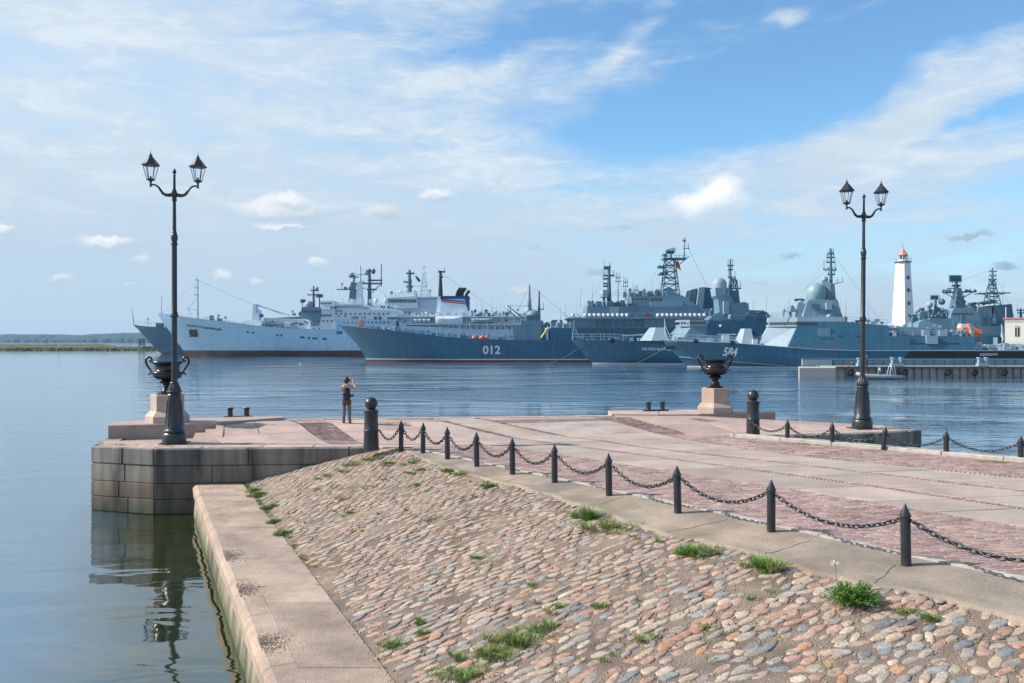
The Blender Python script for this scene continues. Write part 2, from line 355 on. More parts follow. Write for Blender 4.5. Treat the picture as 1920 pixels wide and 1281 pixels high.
# ------------------------------------------------------------------ setting: water, far shore
def water():
    me = bpy.data.meshes.new('water')
    s = 9000; me.from_pydata([(-s, -s, WATER), (s, -s, WATER), (s, s, WATER), (-s, s, WATER)], [], [(0, 1, 2, 3)])
    o = put('water', me); struct(o)
    m = bpy.data.materials.new('harbour_water'); m.use_nodes = True; nt = m.node_tree; N = nt.nodes; L = nt.links; b = N['Principled BSDF']
    b.inputs['Roughness'].default_value = .04; b.inputs['IOR'].default_value = 2.7
    g = N.new('ShaderNodeNewGeometry'); P = g.outputs['Position']
    def noise(sc, det, scl=(1, 1, 1), dist=0, rg=.5):
        mp = N.new('ShaderNodeMapping'); mp.inputs['Scale'].default_value = scl; L.new(P, mp.inputs[0])
        n = N.new('ShaderNodeTexNoise'); n.inputs['Scale'].default_value = sc; n.inputs['Detail'].default_value = det; n.inputs['Distortion'].default_value = dist; n.inputs['Roughness'].default_value = rg
        L.new(mp.outputs[0], n.inputs['Vector']); return n.outputs[0]
    def mth(op, a, b_, c=None):
        n = N.new('ShaderNodeMath'); n.operation = op
        for i, v in enumerate((a, b_, c)):
            if v is None: continue
            if isinstance(v, (int, float)): n.inputs[i].default_value = v
            else: L.new(v, n.inputs[i])
        return n.outputs[0]
    def mr(v, a, c, lo, hi):
        n = N.new('ShaderNodeMapRange'); n.interpolation_type = 'SMOOTHSTEP'; L.new(v, n.inputs[0])
        for i, q in enumerate((a, c, lo, hi)): n.inputs[i+1].default_value = q
        return n.outputs[0]
    sp = N.new('ShaderNodeSeparateXYZ'); L.new(P, sp.inputs[0])
    # open harbour is ruffled by the breeze, the lee of the pier head (west side) lies calm
    lee = mr(mth('ADD', sp.outputs[0], mth('MULTIPLY', sp.outputs[1], .28)), -12, 8, .03, 1.0)
    near = mr(sp.outputs[1], 24, 44, .06, 1.0)
    patch = mr(noise(.035, 3, (1, 2.4, 1), .5), .38, .60, .18, 1.25)
    amp = mth('MULTIPLY', mth('MULTIPLY', lee, near), patch)
    h1 = noise(1.1, 3, (.55, 1.3, 1), .4); h2 = noise(3.6, 3, (.6, 1.2, 1), .3); h3 = noise(.22, 2, (.5, 1.4, 1), .3)
    hh = mth('MULTIPLY', mth('MULTIPLY_ADD', h1, .15, mth('MULTIPLY', h2, .05)), amp)
    hc = mth('ADD', mth('MULTIPLY', noise(.8, 2, (.45, 1, 1), .8), .03), mth('MULTIPLY', noise(.38, 1, (.35, 1, 1), .5), .075))
    hh = mth('ADD', hh, mth('ADD', hc, mth('MULTIPLY', mth('MULTIPLY', h3, .12), amp)))
    bn = N.new('ShaderNodeBump'); bn.inputs['Strength'].default_value = 1; bn.inputs['Distance'].default_value = 1.0
    L.new(hh, bn.inputs['Height']); L.new(bn.outputs[0], b.inputs['Normal'])
    # shallow green by the quay, darkened to stand for the wall's reflection; bluer outside
    d = mth('ADD', mth('MULTIPLY', sp.outputs[0], .914), mth('MULTIPLY', sp.outputs[1], .405))   # distance across the walkway edge
    shal_refl = mr(mth('ADD', d, mth('MULTIPLY', noise(.5, 4), 1.2)), -1.9, 1.1, 0, 1)
    shal_refl = mth('MULTIPLY', shal_refl, mr(sp.outputs[1], 30, 26, 0, 1))
    mx = N.new('ShaderNodeMix'); mx.data_type = 'RGBA'; L.new(shal_refl, mx.inputs[0]); mx.inputs[6].default_value = (.05, .12, .19, 1); mx.inputs[7].default_value = (.016, .026, .008, 1)
    L.new(mx.outputs[2], b.inputs['Base Color'])
    me.materials.append(m)
water()

def far_shore():
    # wooded shore across the bay
    mb = MB(); n = 700; vs = []; x0, x1 = -4200, 3000
    for i in range(n+1):
        x = x0+(x1-x0)*i/n
        px = CX+x*F/4000
        base = interp([(-200, 40), (0, 47), (80, 46), (115, 41), (160, 50), (240, 56), (400, 60), (700, 44), (1200, 30), (1900, 22)], px)
        h = base+2.5*mnoise.noise((x*.02, 0, 0))+3.2*mnoise.noise((x*.09, 3, 0))+R.uniform(-1, 1)
        h *= .86
        for (y, z) in ((4000, WATER-1), (4006, WATER+h*.35), (4060, WATER+h*.8), (4130, WATER+h), (4400, WATER+h*.9)):
            yy = y+20*mnoise.noise((x*.03, y*.02, 1))+(6*R.random() if y > 4000 else 0)
            vs.append((x, yy, z))
    m = 5
    mb.add(vs, [(i*m+k, (i+1)*m+k, (i+1)*m+k+1, i*m+k+1) for i in range(n) for k in range(m-1)])
    o = mb.build('far_wooded_shore', M['forest']); tag(o, 'low wooded shore across the bay fading blue', 'shore', None, 'stuff')
    # breakwaters
    for (Y, xa, xb, h, nm, lab) in ((509, -330, -165, 2.3, 'breakwater', 'rubble breakwater topped with turf left of the moored ships'), (900, -620, -420, 2.6, 'long_breakwater', 'low dark breakwater far behind the turf topped one')):
        t = thing(nm, lab, 'breakwater', (0, Y, WATER))
        mb = MB(); n = 120; vs = []
        for i in range(n+1):
            x = xa+(xb-xa)*i/n; hh = h+.25*mnoise.noise((x*.1, 0, 0)); hh *= min(1, (xb-x)/15+.25)
            for (y, z) in ((-4, -1), (-2.5, hh*.85), (-1.8, hh), (3, hh+.1), (6, -1)): vs.append((x, y, z))
        mb.add(vs, [(i*5+k, (i+1)*5+k, (i+1)*5+k+1, i*5+k+1) for i in range(n) for k in range(4)])
        mb.build('bank', M['turf'] if Y < 600 else M['rock'], t)
        mb = MB()
        for i in range(520 if Y < 600 else 60):
            x = R.uniform(xa, xb); r = R.uniform(.3, .95)
            c = (x, -3.2+R.uniform(-.6, 1.2), R.uniform(.0, h*.62)*(1 if x < xa+(xb-xa)*.62 else .55))
            vs = [(c[0]+r*R.uniform(.6, 1.3)*a, c[1]+r*b_, c[2]+r*R.uniform(.5, .9)*d) for (a, b_, d) in ((1, 0, 0), (-1, 0, 0), (0, 1, 0), (0, -1, 0), (0, 0, 1), (0, 0, -1))]
            mb.add(vs, [(0, 2, 4), (2, 1, 4), (1, 3, 4), (3, 0, 4), (2, 0, 5), (1, 2, 5), (3, 1, 5), (0, 3, 5)])
        mb.build('rubble_stones', M['rock'], t)['kind'] = 'stuff'
    # small beacon on the breakwater's end
    X = (266-CX)*507/F
    t = thing('beacon_hut', 'rust brown beacon frame on the turf breakwater', 'beacon', (X, 507, WATER+1.9))
    mb = MB()
    for i in (-1, 1):
        for j in (-1, 1): mb.tube([(i*1.5, j*1, 0), (i*1.1, j*.7, 5.2)], .22)
    mb.build('leg_frame', M['navydk'], t)
    mb = MB()
    for z in (1.6, 2.5, 3.4, 4.3): mb.box((0, 0, z), (2.7, 1.9, .5))
    mb.build('daymark_board', M['rust'], t)
    X = (110-CX)*505/F
    tag(MB().box((X, 505, WATER+3.2), (.5, .5, 2.6), taper=.5).build('marker_post', M['lightwhite']), 'small white marker post on the breakwater', 'marker')
far_shore()

# ------------------------------------------------------------------ quay geometry
ZR = .36   # level of the pier head over the plaza
def zdeck(x, y):
    u, v = uv(x, y)
    if u < -4.3: return 0.0
    t = min(1, max(0, (u+4)/5)); vf = 29.7+(28.2-29.7)*t
    h = ZR*min(1, max(0, (v-vf)/(31.0-vf)))
    if u > 13.6: h *= max(0, 1-(u-13.6)/3.2)
    return h
KL = [(0, 13.6), (10.06, 9.1), (11.55, 8.37), (15.0, 7.0), (18.6, 5.4), (23.07, 3.44), (26.0, 2.05)]
KR = [(0, 31), (19.8, 17.9), (23.7, 15.4), (25.7, 13.9), (27.1, 12.9)]
KP = [(0, 19), (12.9, 11.7), (16.4, 10.1), (22.9, 6.67), (27.5, 4.5), (30.3, 2.47), (33, 1.2)]
KB = [(0, 20.5), (14.4, 13.0), (18.2, 11.24), (24.8, 7.6), (27.9, 5.88), (30.6, 3.84), (33, 2.6)]
KA = [(0, 24.5), (16.0, 14.5), (19.9, 12.3), (24.8, 9.14), (27.5, 8.1), (30.3, 5.73), (33, 4.4)]
KC = [(0, 28.2), (17.5, 15.9), (22.7, 12.4), (25.5, 11.4), (28.5, 10.7), (31, 9.6), (33, 9.0)]
def solid_quay():
    L_near = [xy(interp(KL, v), v) for v in (-6, 2, 6, 10.06, 11.55, 15, 18.6, 23.07, 26)]
    R_near = [xy(interp(KR, v), v) for v in (27.1, 25.7, 23.7, 19.8, 12, -6)]
    poly = L_near+[(-4.5, 26.4), (-10.8, 25.95), (-13.0, 26.55), (-13.7, 28.7), (-13.9, 29.8), (-13.0, 30.7), (-10.9, 31.6), (-8.8, 32.2), (-8.5, 31.75),
                   (3.76, 33.3), (4.0, 34.7), (7.5, 35.1), (10.6, 34.2), (10.3, 33.8), (14.5, 32.9), (14.9, 31.5), (13.1, 30.7), (8.6, 29.5)]+R_near
    o = MB().prism(poly, -3.4, -.06).build('ground', M['joint']); struct(o)
    # ramp bed below the pier head paving
    mb = MB(); nu, nv = 44, 14; vs = []
    for i in range(nu+1):
        for j in range(nv+1):
            u = -4.28+(16.8+4.28)*i/nu
            v = 27.8+(interp([(-4.3, 32.9), (-2.1, 32.8), (10.2, 32.0), (10.3, 32.4), (17, 31.3)], u)-27.8)*j/nv
            x, y = xy(u, v); vs.append((x, y, zdeck(x, y)-.035))
    mb.add(vs, [(i*(nv+1)+j, (i+1)*(nv+1)+j, (i+1)*(nv+1)+j+1, i*(nv+1)+j+1) for i in range(nu) for j in range(nv)])
    struct(mb.build('ramp', M['joint'], o)); o.location = (0, 0, 0)
    return o
ground = solid_quay()

def slab_obj(quad, m, name='slab', parent=None, th=.06, gap=.017, jit=.006):
    c = [sum(p[0] for p in quad)/4, sum(p[1] for p in quad)/4]
    q = [(p[0]+(c[0]-p[0])*gap/max(.05, math.hypot(c[0]-p[0], c[1]-p[1])), p[1]+(c[1]-p[1])*gap/max(.05, math.hypot(c[0]-p[0], c[1]-p[1]))) for p in quad]
    ch = .012
    q2 = [(p[0]+(c[0]-p[0])*ch, p[1]+(c[1]-p[1])*ch) for p in q]
    dz = R.uniform(-jit, jit); z = [zdeck(*p)+dz+R.uniform(-jit, jit)*.5 for p in q]
    vs = [(q[i][0], q[i][1], z[i]-th) for i in range(4)]+[(q[i][0], q[i][1], z[i]-.012) for i in range(4)]+[(q2[i][0], q2[i][1], z[i]) for i in range(4)]
    mb = MB().add(vs, [(i, (i+1) % 4, 4+(i+1) % 4, 4+i) for i in range(4)]+[(4+i, 4+(i+1) % 4, 8+(i+1) % 4, 8+i) for i in range(4)]+[(8, 9, 10, 11)])
    return mb.build(name, m, parent or ground)
def lay(fl, fr, v0, v1, m, dv=1.5, cw=1.9):
    v = v0
    while v < v1-.05:
        d = dv*R.uniform(.75, 1.25)
        if v+d > v1-.5: d = v1-v
        w = fr(v+d/2)-fl(v+d/2); n = max(1, round(w/cw)); off = [0]+[(k+R.uniform(-.18, .18))/n for k in range(1, n)]+[1]
        for k in range(n):
            q = []
            for (vv, a) in ((v, off[k]), (v, off[k+1]), (v+d, off[k+1]), (v+d, off[k])):
                q.append(xy(fl(vv)+(fr(vv)-fl(vv))*a, vv))
            slab_obj(q, m)
        v += d
T = lambda tab, d=0.0: (lambda v: interp(tab, v)+d)
VF = lambda u: interp([(-4.3, 32.9), (-2.1, 32.8), (10.2, 32.0)], u)
lay(T(KP), T(KB, -.13), 5, 31.9, M['slab'], 1.5, 2.6)
lay(T(KB, .13), T(KA, -.13), 5, 31.9, M['slab'], 1.7, 2.6)
lay(T(KA, .13), T(KC), 5, 31.9, M['slab'], 1.6, 2.2)
DL = [(26.4, 0.1), (27.6, -.33), (31, -1.5), (33, -2.1)]; DR = [(26.4, 1.2), (27.6, .7), (31, -.4), (33, -1.0)]
lay(T(DR), T(KP), 26.45, 32.2, M['pinkslab'], 1.2, 1.7)
lay(lambda v: interp([(27.5, -5.55), (28.6, -7.6), (29.9, -7.7)], v), T(DL), 27.5, 29.9, M['pinkslab'], .9, 1.8)
lay(lambda v: -4.3, T(DL), 29.9, 32.2, M['pinkslab'], .9, 1.6)
lay(lambda v: interp(KC, v)+1.1, lambda v: interp([(27.3, 14.5), (27.9, 19.6), (28.8, 20.6), (31.1, 20.4)], v) if v < 31.1 else 13.4, 27.3, 31.1, M['pinkslab'], 1.2, 2.0)
lay(lambda v: interp(KC, v)+1.1, lambda v: 13.5, 31.1, 32.0, M['pinkslab'], .9, 1.8)
# edge stones along the far end of the pier
for k in range(9):
    ua = -2.0+12.2*k/9; ub = -2.0+12.2*(k+1)/9
    slab_obj([xy(ua, VF(ua)-.45), xy(ub, VF(ub)-.45), xy(ub, VF(ub)+.02), xy(ua, VF(ua)+.02)], M['granite'], 'edge_stone', th=.3, jit=.002).location.z = .012

def setts():
    cols = [(.31, .20, .20), (.28, .185, .19), (.34, .225, .21), (.295, .19, .195), (.38, .275, .24), (.255, .17, .18), (.325, .21, .205), (.36, .235, .205), (.30, .205, .21)]
    cand = []
    def band(fl, fr, v0, v1):
        v = v0
        while v < v1:
            h = R.uniform(.078, .10); u = fl(v); ue = fr(v)
            while u < ue-.06:
                w = min(R.uniform(.12, .30), ue-u); x, y = xy(u+w/2, v+h/2)
                cand.append((x, y, w-.004, h-.004)); u += w
            v += h
    band(T(KL, .14), T(KP), 9.2, 26.4)
    band(T(KC), lambda v: interp(KR, v)-.02, 15, 27.2)
    band(T(KC), T(KC, 1.1), 27.2, 31.6)
    band(T(DL), T(DR), 26.85, 32.2)
    band(T(KB, -.13), T(KB, .13), 9.5, 31.6); band(T(KA, -.13), T(KA, .13), 12.5, 31.6)
    ang = math.radians(11.2)
    def one(mb, x, y, w, h, zz, col):
        t = [R.uniform(-.005, .005) for _ in range(4)]
        ca, sa = math.cos(ang+t[0]*3), math.sin(ang+t[0]*3)
        a, b = w/2, h/2; c = .72
        def pt(i, j, z): return (x+i*ca-j*sa, y+i*sa+j*ca, z)
        vs = [pt(-a, -b, zz-.03), pt(a, -b, zz-.03), pt(a, b, zz-.03), pt(-a, b, zz-.03)]
        vs += [pt(-a+.007, -b+.007, zz+t[0]*.7), pt(a-.007, -b+.007, zz+t[1]*.7), pt(a-.007, b-.007, zz+t[2]*.7), pt(-a+.007, b-.007, zz+t[3]*.7)]
        mb.add(vs, [(4, 5, 6, 7), (0, 1, 5, 4), (1, 2, 6, 5), (2, 3, 7, 6), (3, 0, 4, 7)], col)
    vis = [c for c in cand if c[1] > 3 and abs(c[0]/c[1]) < .62]
    key = lambda c: c[2]*c[3]/c[1]**3
    vis.sort(key=key, reverse=True); near = vis[:300]; near_set = set(map(id, near))
    rest = MB()
    for c in cand:
        g = 1.1*R.uniform(.86, 1.14)*(1+.15*mnoise.noise((c[0]*.5, c[1]*.5, 0))); col = [q*g*k_ for q, k_ in zip(R.choice(cols), (1.0, 1.03, .95))]
        if id(c) in near_set:
            mb = MB(); one(mb, *c, zdeck(c[0], c[1])+.002, col); mb.build('sett', M['sett'], ground)
        else: one(rest, *c, zdeck(c[0], c[1])+.002, col)
    o = rest.build('sett_paving', M['sett'], ground); o['kind'] = 'stuff'
setts()

def kerbs():
    t = thing('thin_kerb', 'thin pale kerb line between the purple setts and the concrete strip', 'kerb')
    v = 1.0
    while v < 25.9:
        d = min(1.0, 26-v); a, b = xy(interp(KL, v+.01), v+.01), xy(interp(KL, v+d-.01), v+d-.01); a2, b2 = xy(interp(KL, v)+.13, v+.01), xy(interp(KL, v+d)+.13, v+d-.01)
        MB().prism([a, a2, b2, b], -.1, .022).build('kerb_stone', M['kerb'], t); v += d
    t = thing('pale_kerb', 'wide pale stone kerb under the far chain fence', 'kerb')
    v = 4.0
    while v < 27.0:
        d = min(1.35, 27.1-v); e = .012
        a, b = xy(interp(KR, v+e), v+e), xy(interp(KR, v+d-e), v+d-e); a2, b2 = xy(interp(KR, v+e)+.42, v+e+.1), xy(interp(KR, v+d-e)+.42, v+d-e+.1)
        mb = MB(); p = [a, a2, b2, b]; cx = sum(q[0] for q in p)/4; cy = sum(q[1] for q in p)/4
        q = [(x+(cx-x)*.05, y+(cy-y)*.05) for x, y in p]; dz = R.uniform(-.012, .012)
        mb.add([(x, y, -.2) for x, y in p]+[(x, y, .09+dz) for x, y in p]+[(x, y, .115+dz) for x, y in q], [(0, 4, 5, 1), (1, 5, 6, 2), (2, 6, 7, 3), (3, 7, 4, 0), (4, 8, 9, 5), (5, 9, 10, 6), (6, 10, 11, 7), (7, 11, 8, 4), (8, 11, 10, 9)])
        mb.build('kerb_stone', M['kerb'], t); v += d
kerbs()

# ---- terrace walls of granite blocks
def block_wall(name, label, a, b, courses, lens, inward, seed, cap_over=.0, top=0.0, m=None, kind='wall'):
    rr = random.Random(seed); A, B = Vector((*a, 0)), Vector((*b, 0)); d = (B-A); Ln = d.length; d.normalize()
    nrm = Vector((-d.y, d.x, 0))*inward; rz = math.atan2(d.y, d.x)
    t = thing(name, label, kind)
    z = top
    for ci, h in enumerate(courses):
        s = 0.0
        while s < Ln-.02:
            w = rr.uniform(*lens)*(1.15 if ci == 0 else 1.0)
            if s+w > Ln-.35: w = Ln-s
            c = A+d*(s+w/2)+nrm*(.30-(cap_over if ci == 0 else 0)+rr.uniform(-.006, .006)); me = cbox_mesh('block', (w-.014, .6, h-.012), .018 if ci else .03, m or M['wall'])
            put('block', me, t, (c.x, c.y, z-h/2), rz); s += w
        z -= h
    return t
CR = (.52, .54, .48, .46, .5)
P0, P1, P2 = (-13.1, 26.55), (-10.85, 25.85), (-4.3, 26.42)
block_wall('terrace_wall', 'sunlit granite block wall facet at the left end of the pier', P0, P1, CR, (.9, 1.5), 1, 3, .02)
block_wall('terrace_wall', 'long shaded granite block wall below the left lamp post', P1, (-4.3, 26.05+.2), CR, (1.7, 2.9), 1, 5, .02)
block_wall('terrace_side_wall', 'granite side wall of the left terrace towards open water', (-13.9, 29.6), P0, CR, (.9, 1.5), 1, 8, .0)
block_wall('terrace_wall', 'dark shaded granite wall below the right lamp post', (7.9, 29.15), (13.25, 30.5), CR, (1.5, 2.4), 1, 11, .02)
block_wall('terrace_wall', 'right angled end facet of the right lamp terrace', (13.27, 30.5), (15.07, 31.4), CR, (.9, 1.5), 1, 12, .02)
block_wall('terrace_side_wall', 'granite side wall of the right terrace towards open water', (15.07, 31.42), (14.6, 33.0), CR, (.9, 1.5), 1, 13, .0)
# top slabs over terrace edges
def edge_slabs(a, b, w, n, inward, z=.0):
    A, B = Vector((*a, 0)), Vector((*b, 0)); d = (B-A).normalized(); nr = Vector((-d.y, d.x, 0))*inward
    for k in range(n):
        p, q = A.lerp(B, k/n), A.lerp(B, (k+1)/n)
        slab_obj([(p.x, p.y), (q.x, q.y), (q.x+nr.x*w, q.y+nr.y*w), (p.x+nr.x*w, p.y+nr.y*w)], M['granite'], 'edge_stone', th=.05).location.z = .01
for (a, b, n) in (((-10.8, 25.98), (-4.6, 26.42), 4), ((-13.0, 26.72), (-10.9, 26.02), 2), ((8.2, 29.35), (13.2, 30.62), 4), ((13.4, 30.66), (14.95, 31.45), 2)):
    edge_slabs(a, b, .62, n, 1)

def platform(name, label, poly, parts, z0, z1, m):
    t = thing(name, label, 'platform')
    cx = sum(p[0] for p in poly)/len(poly); cy = sum(p[1] for p in poly)/len(poly)
    for pl in parts:
        ax = sum(p[0] for p in pl)/len(pl); ay = sum(p[1] for p in pl)/len(pl)
        q0 = [(p[0]+(ax-p[0])*.003, p[1]+(ay-p[1])*.003) for p in pl]; q1 = [(p[0]+(ax-p[0])*.018, p[1]+(ay-p[1])*.018) for p in pl]
        n = len(pl)
        a = sum(pl[i][0]*pl[(i+1) % n][1]-pl[(i+1) % n][0]*pl[i][1] for i in range(n))
        if a < 0: q0 = q0[::-1]; q1 = q1[::-1]
        vs = [(x, y, z0) for x, y in q0]+[(x, y, z1-.03) for x, y in q0]+[(x, y, z1) for x, y in q1]
        MB().add(vs, [(i, (i+1) % n, n+(i+1) % n, n+i) for i in range(n)]+[(n+i, n+(i+1) % n, 2*n+(i+1) % n, 2*n+i) for i in range(n)]+[tuple(range(2*n, 3*n))]).build('block', m, t)
    return t
fa, fb = (-13.56, 28.65), (-10.2, 29.6)
mid = lambda p, q, t: (p[0]+(q[0]-p[0])*t, p[1]+(q[1]-p[1])*t)
m1, m2 = mid(fa, fb, .62), mid((-14, 29.8), (-8.7, 32.35), .55)
platform('urn_platform', 'raised granite platform under the left urn', [fa, fb, (-8.7, 32.35), (-14, 29.8)],
         [[fa, m1, (-12.2, 31.2), (-13.1, 30.8), (-14.0, 29.8)], [m1, fb, (-9.5, 30.7), (-8.45, 31.75), (-8.7, 32.35), (-11, 31.7), (-12.2, 31.2)]], -.1, .43, M['granite'])
pr = [xy(*p) for p in ((10.3, 32.0), (10.6, 33.4), (14.2, 33.2), (17.06, 31.6), (16.8, 31.2), (13.6, 31.15), (12.0, 31.35))]
platform('urn_platform', 'raised granite platform under the right urn', pr,
         [[pr[0], pr[1], mid(pr[1], pr[2], .6), pr[6]], [pr[6], mid(pr[1], pr[2], .6), pr[2], mid(pr[2], pr[3], .3), pr[5]], [pr[5], mid(pr[2], pr[3], .3), pr[3], pr[4]]], -.1, .43, M['granite'])
# wedge steps beside the left platform
t = thing('steps', 'three short granite steps between lamp terrace and pier deck', 'steps')
for k, (hz) in enumerate((.36, .24, .12)):
    ua, ub = -4.3-.34*k, -4.3-.34*(k-1) if k else -4.05
    q = [xy(ua+.04*0, 30.95), xy(ub, 30.95), xy(ub+.12, 29.62), xy(ua+.12, 29.62)]
    zt = [hz, hz, .03, .03]
    vs = [(p[0], p[1], -.05) for p in q]+[(q[i][0], q[i][1], zt[i]) for i in range(4)]
    MB().add(vs, [(0, 1, 5, 4)[::-1], (1, 2, 6, 5)[::-1], (2, 3, 7, 6)[::-1], (3, 0, 4, 7)[::-1], (4, 5, 6, 7)[::-1]]).build('step', M['granite'], t)

# ---- walkway along the water, below the slope
IA = Vector((-7.87, 25.3)); IDIR = Vector((6.03, -13.6)).normalized()
OA = Vector((-9.5, 25.5)); ODIR = (Vector((-3.31, 11.37))-OA).normalized()
ZW = -1.09
def walkway():
    t = thing('walkway', 'low stone walkway along the water beside the cobbled slope', 'walkway')
    L_ = 27.0
    # water face
    n1 = Vector((ODIR.y, -ODIR.x))
    mb = MB(); n = 50
    for k in range(n+1):
        p = OA+Vector((ODIR.x, ODIR.y))*(L_*k/n-.6)
        for z, off in ((-3.3, -.05), (-2.0, -.03), (-1.7, .0), (-1.42, .03)):
            o_ = off+.02*mnoise.noise((k*.7, z*3, 2))
            mb.v.append((p.x+.035+o_*.9, p.y+o_*.4, z))
    mb.f = [(k*4+j, (k+1)*4+j, (k+1)*4+j+1, k*4+j+1) for k in range(n) for j in range(3)]
    mb.build('wall_face', M['algae'], t, smooth=True)
    s = -.5; first = True; side = Vector((-ODIR.y, ODIR.x)).normalized()
    if side.x < 0: side = -side
    i = 0
    while s < L_:
        w = R.uniform(1.5, 2.3); kw = .42; p = OA+ODIR*s; q = OA+ODIR*(s+w-.012)
        prof = [(-.0, ZW-.36), (-.02, ZW-.12), (.02, ZW-.04), (.09, ZW-.002), (.2, ZW), (kw, ZW), (kw, ZW-.36)]
        vs = []
        for a in (p, p.lerp(q, .33), p.lerp(q, .66), q):
            for (o_, z) in prof:
                j = .008*mnoise.noise((a.x*3, a.y*3, o_*5)); vs.append((a.x+side.x*(o_+j), a.y+side.y*(o_+j), z+(j if o_ < .3 else 0)))
        m_ = len(prof)
        fs = [(r*m_+k, r*m_+k+1, (r+1)*m_+k+1, (r+1)*m_+k) for r in range(3) for k in range(m_-1)]+[tuple(range(m_)), tuple(range(4*m_-1, 3*m_-1, -1))]
        MB().add(vs, fs).build('edge_stone', M['rough'] if i in (3, 5, 7) and False else M['walk'], t); s += w; i += 1
    s = -.5
    while s < L_:
        w = R.uniform(2.2, 3.6); e = min(s+w, L_)
        a = OA+ODIR*s+side*(.424); b = OA+ODIR*(e-.012)+side*.424
        ka = (a.y-IA.y)/IDIR.y; kb = (b.y-IA.y)/IDIR.y; c = IA+IDIR*kb; d = IA+IDIR*ka
        MB().prism([(a.x, a.y), (b.x, b.y), (c.x-.02, c.y), (d.x-.02, d.y)], ZW-.5, ZW+R.uniform(-.003, .003)).build('paving_slab', M['walk'], t); s = e
    # patches of crumbled stone on the edge
    for (s0, ln) in ((8.55, 1.0), (11.2, .85), (14.1, .8)):
        mb = MB()
        for k in range(420):
            p = OA+ODIR*(s0+ln*(.5+R.gauss(0, .24)))+side*(.06+abs(R.gauss(0, .17))); r = R.uniform(.006, .017)
            c = (p.x, p.y, ZW+.003); mb.add([(c[0]+r*a, c[1]+r*b_, c[2]+r*.8*d_) for (a, b_, d_) in ((1, .2, 0), (-1, 0, 0), (.1, 1, 0), (0, -1, 0), (.2, .1, 1))], [(0, 2, 4), (2, 1, 4), (1, 3, 4), (3, 0, 4)])
        o = mb.build('crumbled_stone', M['rough'], t); o['kind'] = 'stuff'
walkway()

